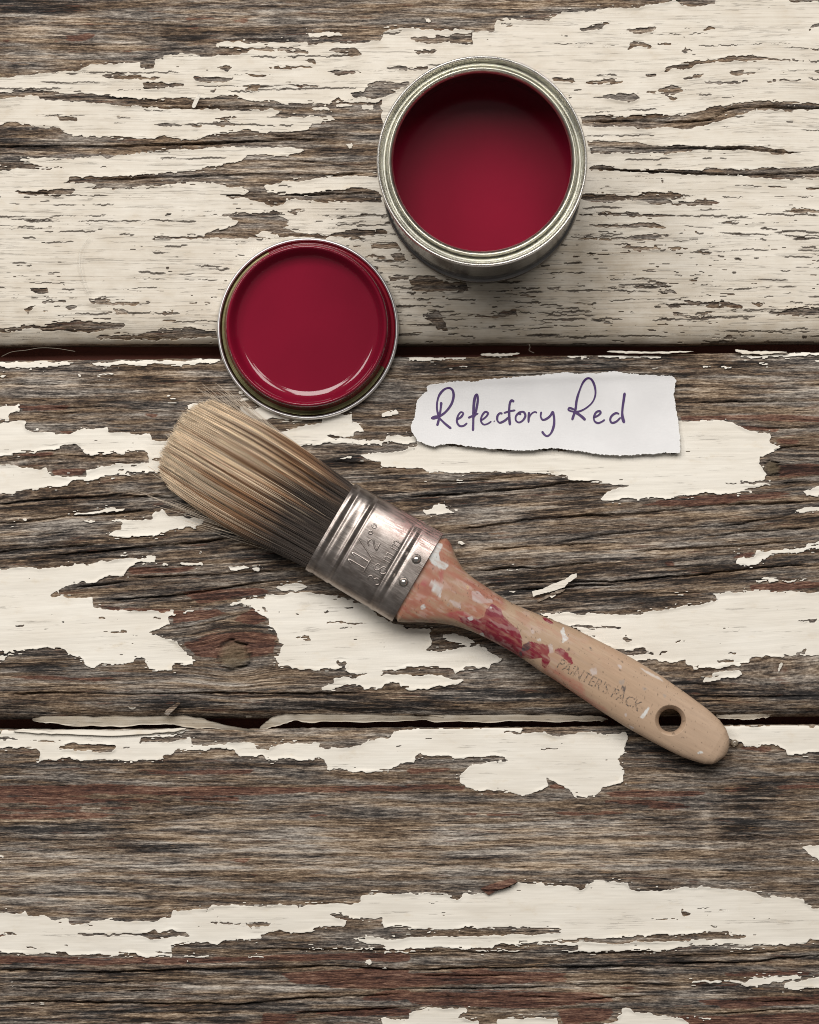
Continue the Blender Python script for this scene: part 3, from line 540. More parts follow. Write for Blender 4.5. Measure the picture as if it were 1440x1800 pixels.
def paint_material():
    m = NT('old_cream_paint')
    uv = m.uv()
    dirt_shade = m.attr('dirt_shade').outputs['Fac']  # real grime and painted-in shade share this attribute
    co = m.noise(m.vec(uv, (0.022, 0.05, 1)), 5, 0.6)
    sp = m.noise(m.vec(uv, (0.10, 0.17, 1), (5, 5, 0)), 5, 0.65)
    brush = m.noise(m.vec(uv, (0.022, 1.9, 1)), 3, 0.6)
    # hairline cracks along the grain, breaking in small steps across it
    split = m.attr('split').outputs['Fac']
    n_ = m.noise(m.vec(uv, (0.014, 0.55, 1), (12, 3, 0)), 4, 0.60)
    thin = m.ramp(m.math('ABSOLUTE', m.math('SUBTRACT', n_, 0.5)), 0.011, 0.004)
    gate = m.math('ADD', m.noise(m.vec(uv, (0.035, 0.22, 1), (30, 8, 0)), 4, 0.65), m.math('MULTIPLY', dirt_shade, 0.25))
    thin = m.math('MULTIPLY', m.math('MULTIPLY', thin, m.ramp(gate, 0.55, 0.64)), 0.45)
    crk = m.math('MAXIMUM', m.ramp(split, 0.18, 0.62), thin)
    c = m.mix(m.ramp(co, 0.35, 0.65), (0.715, 0.670, 0.592), (0.76, 0.722, 0.650))
    c = m.mix(m.math('MULTIPLY', m.ramp(sp, 0.56, 0.78), 0.45), c, (0.60, 0.50, 0.36))
    c = m.mix(m.math('MULTIPLY', m.ramp(brush, 0.55, 0.75), m.math('ADD', 0.06, m.math('MULTIPLY', dirt_shade, 0.55))), c, (0.44, 0.375, 0.30))
    c = m.mix(m.math('MULTIPLY', dirt_shade, 0.75), c, (0.575, 0.527, 0.452))
    gd = m.math('MULTIPLY', dirt_shade, m.math('ADD', 0.35, m.math('MULTIPLY', m.ramp(m.math('ADD', m.math('MULTIPLY', sp, 0.6), m.math('MULTIPLY', brush, 0.4)), 0.36, 0.62), 0.75)))
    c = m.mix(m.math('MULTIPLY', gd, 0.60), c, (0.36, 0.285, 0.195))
    spot = m.ramp(m.noise(m.vec(uv, (0.9, 1.0, 1), (4, 14, 0)), 2, 0.5), 0.76, 0.79)
    c = m.mix(m.math('MULTIPLY', spot, 0.5), c, (0.25, 0.19, 0.13))
    c = m.mix(m.math('MULTIPLY', crk, 0.92), c, (0.045, 0.033, 0.023))
    h = m.math('SUBTRACT', m.math('ADD', m.math('MULTIPLY', brush, 0.35), m.math('MULTIPLY', sp, 0.15)), m.math('MULTIPLY', crk, 0.6))
    n = m.bump(h, 0.0003, 0.55)
    return m.done(col=c, rough=0.62, normal=n, spec=0.3)
WOOD = wood_material(); CREAM = paint_material()

deck = tag(empty('wooden_deck'), 'weathered wooden planks with peeling cream paint under the paint tin and brush', kind='structure')
planks = []
for i in range(3):
    nx = int((X1 - X0) / 4.5); ny = 520
    xs = np.linspace(X0, X1, nx); ya, yb = edges(i, xs)
    tt = np.linspace(0, 1, ny)
    x = np.tile(xs, (ny, 1)); y = ya[None, :] + tt[:, None] * (yb - ya)[None, :]
    v = grain(x, y)
    z = wood_h(i, x, y, v)
    wx = 10 * (fbm(x / 40, v / 6, 60, 3) - 0.5); wy = 5 * (fbm(x / 60, v / 4, 61, 2) - 0.5)
    stn = np.stack([samp(stains['red'], x + wx, y + wy), samp(stains['dark'], x + wx, y + wy), samp(stains['pale'], x + wx, y + wy)], -1)
    kn = sum(np.exp(-(np.hypot((x - a) / 1.05, y - b) / r) ** 6) for a, b, r in KNOTS)
    for a, b, r in KNOTS:
        q_ = np.hypot((x - a) / 1.05, y - b) / r + 0.30 * (vn(np.arctan2(y - b, x - a) * 3, x * 0, 3) - 0.5)
        stn[..., 1] = np.maximum(stn[..., 1], 1.5 * np.exp(-((q_ - 1.03) / 0.10) ** 2))
    co = np.stack([(x - NX) * K, (NY - y) * K, z * 0.001], -1).reshape(-1, 3)
    idx = np.arange(nx * ny).reshape(ny, nx)
    q = np.stack([idx[1:, :-1], idx[1:, 1:], idx[:-1, 1:], idx[:-1, :-1]], -1).reshape(-1, 4)
    # sides down to the underside
    ring = np.concatenate([idx[0, :-1], idx[:-1, -1], idx[-1, :0:-1], idx[:0:-1, 0]])
    low = co[ring].copy(); low[:, 2] = -0.015
    n0 = len(co); m = len(ring); lo = n0 + np.arange(m)
    side = np.stack([ring, np.roll(ring, -1), np.roll(lo, -1), lo], -1)
    co = np.concatenate([co, low])
    uv = np.stack([x * 0.22, v * 0.22 + i * 400], -1).reshape(-1, 2)
    uvl = uv[ring] + np.array([0, 6.0])
    me = np_mesh('plank', co, [q, side], attrs={'stain': np.concatenate([stn.reshape(-1, 3), stn.reshape(-1, 3)[ring] * 0 + (0.3, 0.5, 0)]),
                 'knot': np.concatenate([kn.ravel(), np.zeros(m)])}, uv=np.concatenate([uv, uvl]))
    planks.append(link('plank', me, WOOD, deck))

# dark red beam seen down in the gaps
bm = bmesh.new()
for y0, y1 in ((560, 690), (1215, 1340)):
    vs = [bm.verts.new(W(a, b, 0)[:2] + (c,)) for c in (-0.040, -0.0165) for a, b in ((X0, y0), (X1, y0), (X1, y1), (X0, y1))]
    for f in ((0, 1, 2, 3), (7, 6, 5, 4), (0, 4, 5, 1), (1, 5, 6, 2), (2, 6, 7, 3), (3, 7, 4, 0)): bm.faces.new([vs[k] for k in f])
bm.normal_update()
me = bpy.data.meshes.new('batten'); bm.to_mesh(me); bm.free()
mm = NT('dark_red_timber'); nn = mm.noise(mm.vec(mm.obj(), (60, 900, 60)), 4)
link('under_batten', me, mm.done(col=mm.mix(nn, (0.09, 0.024, 0.016), (0.17, 0.05, 0.03)), rough=0.8), deck)

# ---------------------------------------------------------------- marching squares: a traced field becomes sheets with an edge
CASES = {1: ['a', 'e', 'h'], 2: ['b', 'f', 'e'], 3: ['a', 'b', 'f', 'h'], 4: ['c', 'g', 'f'], 6: ['b', 'c', 'g', 'e'],
         7: ['a', 'b', 'c', 'g', 'h'], 8: ['d', 'h', 'g'], 9: ['a', 'e', 'g', 'd'], 11: ['a', 'b', 'f', 'g', 'd'], 12: ['c', 'd', 'h', 'f'],
         13: ['a', 'e', 'f', 'c', 'd'], 14: ['b', 'c', 'd', 'h', 'e'], 15: ['a', 'b', 'c', 'd']}
# corners a b c d go round the cell, e f g h are the crossings on ab bc cd da
def march(F, thr=0.5):
    ny, nx = F.shape
    ins = F > thr
    A = np.arange(nx * ny).reshape(ny, nx)
    a, b, c, d = A[:-1, :-1], A[:-1, 1:], A[1:, 1:], A[1:, :-1]
    code = ins[:-1, :-1] * 1 + ins[:-1, 1:] * 2 + ins[1:, 1:] * 4 + ins[1:, :-1] * 8
    NH = nx * ny
    Hh = NH + A; Vv = 2 * NH + A      # crossings on the edge to the right of / below a corner
    key = dict(a=a, b=b, c=c, d=d, e=Hh[:-1, :-1], f=Vv[:-1, 1:], g=Hh[1:, :-1], h=Vv[:-1, :-1])
    tris, quads, segs = [], [], []
    def add(sel, names):
        cols = [key[n][sel] for n in names]
        if len(cols) == 3: tris.append(np.stack(cols, -1))
        elif len(cols) == 4: quads.append(np.stack(cols, -1))
        else:
            quads.append(np.stack(cols[:4], -1)); tris.append(np.stack([cols[0], cols[3], cols[4]], -1))
        m = len(names)
        for k in range(m):
            p, q = names[k], names[(k + 1) % m]
            if p in 'efgh' and q in 'efgh': segs.append(np.stack([key[p][sel], key[q][sel]], -1))
    for cs, names in CASES.items(): add(code == cs, names)
    add(code == 5, CASES[1]); add(code == 5, CASES[4]); add(code == 10, CASES[2]); add(code == 10, CASES[8])
    T = np.concatenate(tris) if tris else np.zeros((0, 3), int)
    Q = np.concatenate(quads); S = np.concatenate(segs)
    used = np.unique(np.concatenate([T.ravel(), Q.ravel()]))
    remap = np.full(3 * NH, -1); remap[used] = np.arange(len(used))
    kind = used // NH; base = used % NH; iy = base // nx; ix = base % nx
    fx = ix.astype(float); fy = iy.astype(float)
    hsel = kind == 1
    f0 = F[iy[hsel], ix[hsel]]; f1 = F[iy[hsel], np.minimum(ix[hsel] + 1, nx - 1)]
    fx[hsel] += np.clip((thr - f0) / np.where(f1 == f0, 1, f1 - f0), 0.02, 0.98)
    vsel = kind == 2
    f0 = F[iy[vsel], ix[vsel]]; f1 = F[np.minimum(iy[vsel] + 1, ny - 1), ix[vsel]]
    fy[vsel] += np.clip((thr - f0) / np.where(f1 == f0, 1, f1 - f0), 0.02, 0.98)
    return fx, fy, remap[T][:, ::-1], remap[Q][:, ::-1], remap[S][:, ::-1]

def components(n, edges_):
    lab = np.arange(n)
    a, b = edges_[:, 0], edges_[:, 1]
    while True:
        m = np.minimum(lab[a], lab[b]); old = lab.copy()
        np.minimum.at(lab, old[a], m); np.minimum.at(lab, old[b], m)
        lab = lab[lab]; lab = lab[lab]
        if (lab == old).all(): return lab

# ---------------------------------------------------------------- the paint that is left, flake by flake
STEP = 1.5
for i, pl in enumerate(planks):
    a0, b0 = PLANKS[i][:2]
    gx = np.arange(X0 + 4, X1 - 4, STEP); gy = np.arange(a0 - 22, b0 + 8, STEP)
    x, y = np.meshgrid(gx, gy)
    v = grain(x, y)
    # flakes break off in steps along the grain
    blk = np.floor(x / 13 + 3 * vn(x / 30, y / 14, 203)) 
    st = hash2(blk, np.floor(v / 10), 204) - 0.5
    wx = 8 * (fbm(x / 22, y / 12, 201, 3) - 0.5) + 2.2 * (vn(x / 5, y / 4, 205) - 0.5)
    wy = 5.5 * (fbm(x / 16, y / 12, 202, 3) - 0.5) + 3.4 * st + 1.8 * (vn(x / 5, y / 5, 206) - 0.5)
    F = samp(mask, x + wx, y + wy)
    edge_near = samp(box(mask, 7), x, y)
    # splits and small losses along the grain
    n1 = fbm(x / 26, v / 2.6, 210, 3); n2 = fbm(x / 60, y / 18, 211, 3)
    low = (sstep(330, 480, y) if i == 0 else 0 * y)
    thr = 0.88 - 0.075 * low * sstep(250, 800, x) - 0.03 * low - 0.07 * (1 - sstep(0.6, 0.98, edge_near)) - 0.08 * sstep(0.52, 0.75, n2)
    F = F - 1.0 * sstep(thr, thr + 0.05, n1)
    # specks that stayed behind beside the patches
    n3 = fbm(x / 11, v / 2.4, 215, 2)
    F = np.maximum(F, sstep(0.80, 0.86, n3 + 0.16 * edge_near) * (edge_near > 0.02) * 0.9)
    F = F - 0.9 * sstep(0.5, 1.4, crack_at(x, y))
    F = F - 0.75 * sstep(0.80, 1.0, blur(split_at(x, y), 1) * 1.35)
    ya, yb = edges(i, x)
    F = np.where((y < ya + 1.0) | (y > yb - 1.5), 0, F)
    F[0, :] = F[-1, :] = 0; F[:, 0] = F[:, -1] = 0
    fx, fy, T, Q, S = march(F)
    px = gx[0] + fx * STEP; py = gy[0] + fy * STEP
    inside = box((F > 0.5).astype(float), 5)
    jj = np.clip(fy.round().astype(int), 0, F.shape[0] - 1); ii = np.clip(fx.round().astype(int), 0, F.shape[1] - 1)
    e = inside[jj, ii]
    curl = sstep(0.9, 0.45, e) * np.clip(1.6 * fbm(px / 34, py / 16, 230, 2) - 0.45, 0, 1)
    vv = grain(px, py)
    pz = base_h(i, px, py) + 0.16 * (fbm(px / 160, vv / 9, 120 + i, 3) - 0.55) + 0.24 + 0.60 * curl + 0.07 * (fbm(px / 30, vv / 4, 231, 2) - 0.5)
    dirt_shade = (0.44 + 0.24 * sstep(330, 470, py) * (0.35 + 0.65 * sstep(350, 850, px)) + 0.35 * sstep(520, 600, py) if i == 0 else 0.05 + 0.6 * sstep(1225, 1255, py) if i == 1 else 0.08 + 0 * px)  # grime over the boards, plus shade painted along the rounded lower edges
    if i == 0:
        dirt_shade = dirt_shade + 0.42 * np.exp(-((px - 960) / 190) ** 2 - ((py - 480) / 80) ** 2) + 0.18 * (fbm(px / 90, py / 40, 233, 3) - 0.5)  # wide spot below the tin: grime plus its cast shade, put into the colour
        dirt_shade = dirt_shade * (1 - 0.5 * np.exp(-((px - 1330) / 130) ** 2 - ((py - 430) / 90) ** 2))
    dirt_shade = np.clip(dirt_shade + 0.30 * (fbm(px / 60, py / 14, 234, 3) - 0.55), 0, 1)
    spl = split_at(px, py)
    E = np.concatenate([np.stack([Q[:, 0], Q[:, 1]], -1), np.stack([Q[:, 1], Q[:, 2]], -1), np.stack([Q[:, 2], Q[:, 3]], -1), np.stack([T[:, 0], T[:, 1]], -1), np.stack([T[:, 1], T[:, 2]], -1)])
    lab = components(len(px), E)
    ids, inv, cnt = np.unique(lab, return_inverse=True, return_counts=True)
    order = np.argsort(-cnt)
    rank = np.empty(len(ids), int); rank[order] = np.arange(len(ids))
    grp = rank[inv]; grp = np.minimum(grp, 150)           # the rest: one part of small specks
    co = np.stack([(px - NX) * K, (NY - py) * K, pz * 0.001], -1)
    uv = np.stack([px * 0.22, vv * 0.22 + i * 400], -1)
    gT, gQ, gS = grp[T[:, 0]], grp[Q[:, 0]], grp[S[:, 0]]
    oT, oQ, oS = np.argsort(gT, kind='stable'), np.argsort(gQ, kind='stable'), np.argsort(gS, kind='stable')
    local = np.full(len(px), -1)
    for g in range(grp.max() + 1):
        t = T[oT[np.searchsorted(gT[oT], g):np.searchsorted(gT[oT], g + 1)]]
        q = Q[oQ[np.searchsorted(gQ[oQ], g):np.searchsorted(gQ[oQ], g + 1)]]
        s = S[oS[np.searchsorted(gS[oS], g):np.searchsorted(gS[oS], g + 1)]]
        if len(t) + len(q) == 0: continue
        us = np.unique(np.concatenate([t.ravel(), q.ravel()])); n0 = len(us)
        local[us] = np.arange(n0)
        bs = np.unique(s.ravel())
        low_i = np.full(n0, -1); low_i[local[bs]] = n0 + np.arange(len(bs))
        top = co[us]; bot = co[bs].copy(); bot[:, 2] -= 0.00034
        ls = local[s]
        sk = np.stack([ls[:, 0], low_i[ls[:, 0]], low_i[ls[:, 1]], ls[:, 1]], -1) if len(s) else np.zeros((0, 4), int)
        # winding of the skirt only matters for shading, which is two-sided
        name = 'paint_flake' if g < 150 else 'paint_specks'
        me = np_mesh(name, np.concatenate([top, bot]), [x_ for x_ in (local[t], local[q], sk) if len(x_)],
                     attrs={'dirt_shade': np.concatenate([dirt_shade[us], dirt_shade[bs]]), 'split': np.concatenate([spl[us], spl[bs]])}, uv=np.concatenate([uv[us], uv[bs] + 0.3]))
        # keep a crisp edge between face and broken side
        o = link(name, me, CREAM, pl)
        if name == 'paint_specks': o['kind'] = 'stuff'
# ---------------------------------------------------------------- paint tin
def lathe(name, prof, mat, parent, seg=160, cx=0, cy=0, closed=False, colour=None, z0=0.0, smooth_n=1):
    """prof: (radius m, z m) from outside/bottom along the surface"""
    p = np.array(prof, float)
    if smooth_n > 1: p = catmull(p, smooth_n)
    n = len(p); th = np.linspace(0, 2 * np.pi, seg, endpoint=False)
    X = cx + p[:, 0][:, None] * np.cos(th); Y = cy + p[:, 0][:, None] * np.sin(th); Z = np.repeat(p[:, 1][:, None], seg, 1) + z0
    co = np.stack([X, Y, Z], -1).reshape(-1, 3)
    idx = np.arange(n * seg).reshape(n, seg)
    a, b = idx[:-1], idx[1:]
    q = np.stack([a, np.roll(a, -1, 1), np.roll(b, -1, 1), b], -1).reshape(-1, 4)
    attrs = {}
    if colour is not None:
        attrs['tint'] = colour(np.repeat(p[:, 0][:, None], seg, 1).ravel(), np.repeat(p[:, 1][:, None], seg, 1).ravel(), np.tile(th, n))
    return link(name, np_mesh(name, co, [q], attrs=attrs), mat, parent)

def metal(name, col, rough, scratch=0.0, scale=(300, 300, 300)):
    m = NT(name); n = m.noise(m.vec(m.obj(), scale), 4, 0.6)
    n2 = m.noise(m.vec(m.obj(), tuple(s * 0.2 for s in scale)), 3, 0.6)
    c = m.mix(m.math('MULTIPLY', m.ramp(n2, 0.4, 0.7), scratch), col, tuple(q * 0.45 for q in col))
    r = m.math('ADD', rough, m.math('MULTIPLY', m.math('SUBTRACT', n, 0.5), 0.25))
    return m.done(col=c, rough=r, metal=1.0)
TIN = metal('tin_plate', (0.62, 0.60, 0.57), 0.28, 0.25)
TIN_DULL = metal('tin_plate_dull', (0.21, 0.20, 0.195), 0.17, 0.5)
GOLD = metal('pale_gold_lacquer', (0.84, 0.815, 0.70), 0.33, 0.1)
def red_paint(name, rough, col=(0.215, 0.0058, 0.024)):
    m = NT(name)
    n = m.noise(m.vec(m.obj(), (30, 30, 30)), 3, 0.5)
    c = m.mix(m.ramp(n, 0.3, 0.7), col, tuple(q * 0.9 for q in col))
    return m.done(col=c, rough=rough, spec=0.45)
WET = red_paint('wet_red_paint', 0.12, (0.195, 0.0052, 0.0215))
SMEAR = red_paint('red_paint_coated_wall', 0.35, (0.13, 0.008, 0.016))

H = 0.066
cx, cy, _ = W(847.5, 283, H)
tin = tag(empty('paint_tin', (cx, cy, 0.0005)), 'open round paint tin of silver metal filled with deep red paint', 'paint tin')
fz = (D - H) / D
def rp(px): return px * K * fz      # rim radius given in picture pixels
R0 = rp(179.5)
body = [(R0 - 0.0012, 0.0046), (R0, 0.0062), (R0, 0.020)] + [(R0, z) for z in (0.035, 0.05, 0.0575)] + [(R0 + 0.0002, 0.0588), (R0 + 0.0002, 0.0596), (R0 - 0.0003, 0.0604), (R0 - 0.0003, 0.0625), (R0 + 0.0004, 0.0632)]
lathe('body', body, TIN_DULL, tin)
lathe('base_seam', [(R0 - 0.004, 0.0003), (R0 - 0.0012, 0.0002), (R0 + 0.0004, 0.0006), (R0 + 0.0010, 0.0016), (R0 + 0.0010, 0.0034), (R0 + 0.0004, 0.0044), (R0 - 0.0012, 0.0047)], TIN_DULL, tin, smooth_n=3)
bead = [(R0 - 0.0004, 0.0630), (rp(183.5), 0.0628), (rp(185.6), 0.0638), (rp(185.4), 0.0650), (rp(184.0), 0.0658), (rp(182.2), 0.0659), (rp(180.2), 0.0655), (rp(178.8), 0.0648), (rp(178.2), 0.0640)]
lathe('rim_bead', bead, TIN, tin, smooth_n=4, seg=220)
ring = [(rp(178.2), 0.0640), (rp(177.4), 0.0622), (rp(176.4), 0.0612), (rp(175), 0.0616), (rp(173.6), 0.0618), (rp(171.5), 0.0617), (rp(169.5), 0.0613), (rp(168), 0.0606), (rp(167), 0.0618)]
lathe('lid_groove', ring, metal('groove_metal', (0.62, 0.615, 0.56), 0.34, 0.45), tin, smooth_n=4, seg=220)
lip = [(rp(167), 0.0618), (rp(166.4), 0.0638), (rp(165.2), 0.0647), (rp(163.6), 0.0650), (rp(161.4), 0.06465), (rp(159.4), 0.06415), (rp(157.8), 0.0635), (rp(157.2), 0.0626), (rp(157.2), 0.0618)]
lathe('inner_lip', lip, GOLD, tin, smooth_n=4, seg=220)
RI = R0 - 0.0016
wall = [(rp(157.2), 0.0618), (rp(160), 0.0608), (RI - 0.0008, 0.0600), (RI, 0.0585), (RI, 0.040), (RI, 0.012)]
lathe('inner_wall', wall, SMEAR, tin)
zp = 0.030
pool = [(0.00001, zp)] + [(r * RI, zp) for r in (0.1, 0.3, 0.5, 0.7, 0.85, 0.95)] + [(RI + 0.0002, zp)]
lathe('liquid_paint', pool[::-1], WET, tin)
for o in tin.children:   # profiles were written round the tin's own axis
    o.matrix_parent_inverse.identity()

# ---------------------------------------------------------------- lid lying upside down
fl = (D - 0.004) / D
lx, ly, _ = W(541.5, 578, 0.002)
lid = tag(empty('tin_lid', (lx, ly, 0.0011)), 'upturned round tin lid coated inside with glossy deep red paint', 'tin lid')
def lp(px): return px * K * fl
def lidcol(r, z, th):
    """which part of the metal the red paint ran over"""
    a = np.degrees(th); a = (a + 180) % 360 - 180
    wob = 2.0 * (vn(r / K / 3, th * 4, 5) - 0.5)
    red = ((a > -27 + wob) & (a < 118 + wob)).astype(float)
    red = np.where(r > lp(154.8 + 0.6 * np.sin(th * 3)), 0, red)
    t = np.stack([red, red, red], -1)
    return t
bead = [(lp(152), 0.0), (lp(156), -0.0002), (lp(159), 0.0006), (lp(160), 0.0016), (lp(159), 0.0027), (lp(156.6), 0.0032), (lp(154.2), 0.0028)]
lathe('rolled_edge', bead, metal('white_tin', (0.86, 0.86, 0.87), 0.48, 0.15), lid, smooth_n=4, seg=200)
m = NT('lid_flange')
tint = m.node('ShaderNodeSeparateColor'); m.l.new(m.attr('tint').outputs['Color'], tint.inputs[0])
nz = m.noise(m.vec(m.obj(), (120, 120, 120)), 4)
redm = m.math('GREATER_THAN', tint.outputs[0], 0.5)
colr = m.mix(redm, m.mix(m.ramp(nz, 0.35, 0.7), (0.25, 0.235, 0.12), (0.13, 0.12, 0.06)), (0.235, 0.008, 0.022))
FL = m.done(col=colr, rough=m.math('ADD', 0.34, m.math('MULTIPLY', redm, -0.2)), metal=m.math('SUBTRACT', 1.0, redm))
flange = [(lp(154.2), 0.0028), (lp(153.0), 0.0018), (lp(151.5), 0.0013), (lp(148.5), 0.0013), (lp(145), 0.0012), (lp(138), 0.0012)]
lathe('flange', flange, FL, lid, smooth_n=6, seg=720, colour=lidcol)
plug = [(lp(146.5), 0.0011), (lp(146.2), 0.004), (lp(145.8), 0.0064), (lp(144.8), 0.0082), (lp(142.8), 0.0093), (lp(140.2), 0.0096), (lp(137.6), 0.0091), (lp(135), 0.0079), (lp(132.8), 0.0065), (lp(130.6), 0.0052), (lp(128.2), 0.0042), (lp(125.4), 0.0036), (lp(122), 0.00325), (lp(118), 0.00305), (lp(112), 0.0029), (lp(90), 0.0029), (lp(60), 0.0029), (lp(30), 0.0029), (0.00001, 0.0029)]
plug = [(r_ * (0.981 if k_ else 1.0) + (0.0001 if k_ == 0 else 0), z_) for k_, (r_, z_) in enumerate(plug)]
lathe('painted_plug', plug, red_paint('glossy_red_paint', 0.07, (0.185, 0.0052, 0.0215)), lid, smooth_n=5, seg=200, cy=0.0006)
under = [(lp(152), 0.0), (lp(140), 0.0002), (lp(60), 0.0004), (0.0002, 0.0004)]
lathe('underside', under, TIN, lid)
for o in lid.children: o.matrix_parent_inverse.identity()
lid.rotation_euler = (math.radians(1.1), math.radians(-0.5), 0)
# ---------------------------------------------------------------- the brush, in its own axes: s along (bristles negative), t across, z up; pixels of the photograph
BO = np.array([581.0, 925.5]); BU = np.array([0.8634, 0.5045]); BW = np.array([0.5045, -0.8634])
ZB = 0.0085
FB = (D - ZB) / D
def st2px(s, t): return BO[0] + s * BU[0] + t * BW[0], BO[1] + s * BU[1] + t * BW[1]
def px2st(p):
    p = np.asarray(p, float) - BO
    return np.stack([p @ BU, p @ BW], -1)
def B(s, t, z):
    """brush axes (px, px, metres) -> world"""
    x, y = st2px(np.asarray(s, float), np.asarray(t, float))
    s_, t_, z = np.broadcast_arrays(np.asarray(s, float), np.asarray(t, float), np.asarray(z, float))
    return np.stack([(x - NX) * K * FB, (NY - y) * K * FB, z], -1)
bo = B(0, 0, 0)
brush = tag(empty('paintbrush', (float(bo[0]), float(bo[1]), 0.0)), 'used flat paintbrush with tan bristles, dull metal ferrule and paint-stained wooden handle', 'paintbrush')
def blink(name, me, mat, parent=None):
    o = link(name, me, mat, None)
    p = parent or brush
    o.parent = p
    o.matrix_parent_inverse = bpy.data.objects[brush.name].matrix_basis.inverted() if p is brush else brush.matrix_basis.inverted() @ brush.matrix_basis
    return o

# ---- ferrule
FH = 0.0083      # half thickness
FC = 0.0090      # centre height
def fer_half(s): return 87.5 + 2.0 * s / 178
def bead_p(s):
    g = lambda c, w: np.exp(-((s - c) / w) ** 2)
    return 0.00055 * (g(6, 5) + 1.0 * g(42, 4.0) + 0.9 * g(136, 4.5) + 0.35 * g(24, 5)) - 0.00060 * (g(15, 4.2) + 0.9 * g(49.5, 3.2) + 0.7 * g(144, 3.5) + 0.6 * g(128, 3.0))
def fer_z(s, t):
    q = np.clip(np.abs(t) / fer_half(s), 0, 1)
    return FC + FH * (1 - q ** 3.2) ** (1 / 1.9) * 0.985 + bead_p(s) * np.clip((1 - q) * 4, 0, 1) + 0.0003 * (1 - q ** 2)
ns, na = 260, 200
ss = np.linspace(0, 178, ns); aa = np.linspace(0, 2 * np.pi, na, endpoint=False)
cs = np.sign(np.cos(aa)) * np.abs(np.cos(aa)) ** 0.80
S = np.repeat(ss[:, None], na, 1)
Tt = cs[None, :] * fer_half(S)
q = np.abs(cs)
up = np.sin(aa) >= 0
zt = fer_z(S, Tt); zb = 2 * FC - zt
Z = np.where(up[None, :], zt, zb)
Tt = Tt + np.sign(Tt) * 0.30 * (bead_p(S) / K) * (q ** 4)[None, :]
co = B(S, Tt, Z).reshape(-1, 3)
idx = np.arange(ns * na).reshape(ns, na); a, b = idx[:-1], idx[1:]
qf = np.stack([a, np.roll(a, -1, 1), np.roll(b, -1, 1), b], -1).reshape(-1, 4)
# rolled-in lips at both open ends
r0 = B(S[0], Tt[0] * 0.965, FC + (Z[0] - FC) * 0.90).reshape(-1, 3); r1 = B(S[-1], Tt[-1] * 0.975, FC + (Z[-1] - FC) * 0.93).reshape(-1, 3)
n0 = len(co); co = np.concatenate([co, r0, r1])
l0 = n0 + np.arange(na); l1 = l0 + na
qf = np.concatenate([qf, np.stack([idx[0], l0, np.roll(l0, -1), np.roll(idx[0], -1)], -1), np.stack([idx[-1], np.roll(idx[-1], -1), np.roll(l1, -1), l1], -1)])
UV = np.concatenate([np.stack([S, Tt], -1).reshape(-1, 2), np.stack([S[0], Tt[0]], -1), np.stack([S[-1], Tt[-1]], -1)])
m = NT('worn_ferrule_metal'); uv = m.uv()
n1 = m.noise(m.vec(uv, (0.03, 0.05, 1)), 5, 0.6); n2 = m.noise(m.vec(uv, (0.04, 0.5, 1)), 4, 0.6); n3 = m.noise(m.vec(uv, (0.45, 0.35, 1)), 4, 0.65)
sx = m.node('ShaderNodeSeparateXYZ'); m.l.new(uv, sx.inputs[0])
# red paint rubbed into the upper rear edge, rust freckles in the grooves
rub = m.math('MULTIPLY', m.ramp(sx.outputs[1], 25.0, 85.0), m.ramp(sx.outputs[0], 40.0, 120.0))
rub = m.math('MULTIPLY', rub, m.ramp(m.math('ADD', n2, m.math('MULTIPLY', n3, 0.5)), 0.60, 0.92))
c = m.mix(m.ramp(n1, 0.35, 0.7), (0.40, 0.355, 0.33), (0.24, 0.205, 0.185))
c = m.mix(m.math('MULTIPLY', m.ramp(n2, 0.5, 0.75), 0.35), c, (0.62, 0.56, 0.53))
c = m.mix(m.math('MULTIPLY', rub, 0.8), c, (0.42, 0.20, 0.19))
rust = m.math('MULTIPLY', m.ramp(n3, 0.58, 0.70), m.ramp(n1, 0.45, 0.6))
c = m.mix(m.math('MULTIPLY', rust, 0.55), c, (0.16, 0.07, 0.05))
rg = m.math('ADD', m.math('ADD', 0.30, m.math('MULTIPLY', m.ramp(n2, 0.3, 0.8), 0.18)), m.math('MULTIPLY', m.math('MAXIMUM', rub, rust), 0.3))
FER = m.done(col=c, rough=rg, metal=m.math('SUBTRACT', 1.0, m.math('MULTIPLY', m.math('MAXIMUM', rub, rust), 0.6)), normal=m.bump(m.math('ADD', n2, m.math('MULTIPLY', n3, 0.5)), 0.00006, 0.4))
ferrule = blink('ferrule', np_mesh('ferrule', co, [qf], uv=UV), FER)

# ---- sub-parts of the ferrule: rivets and the stamped size
def tube(pts, rad, sides=8):
    """pts (n,3) world; rad (n,)"""
    pts = np.asarray(pts); n = len(pts)
    tan = np.gradient(pts, axis=0); tan /= np.linalg.norm(tan, axis=1)[:, None] + 1e-12
    upv = np.array([0, 0, 1.0]); sd = np.cross(tan, upv); sd /= np.linalg.norm(sd, axis=1)[:, None] + 1e-9
    nv = np.cross(sd, tan)
    a = np.linspace(0, 2 * np.pi, sides, endpoint=False)
    rad = np.broadcast_to(rad, (n,))
    co = pts[:, None, :] + rad[:, None, None] * (np.cos(a)[None, :, None] * sd[:, None, :] + np.sin(a)[None, :, None] * nv[:, None, :])
    idx = np.arange(n * sides).reshape(n, sides); p, q_ = idx[:-1], idx[1:]
    f = np.stack([p, np.roll(p, -1, 1), np.roll(q_, -1, 1), q_], -1).reshape(-1, 4)
    return co.reshape(-1, 3), f
def join(parts):
    C, Fc, n = [], [], 0
    for c_, f_ in parts:
        C.append(c_); Fc.append(f_ + n); n += len(c_)
    return np.concatenate(C), np.concatenate(Fc)
riv = NT('rivet_metal'); RIV = riv.done(col=(0.58, 0.55, 0.52), rough=0.26, metal=1.0)
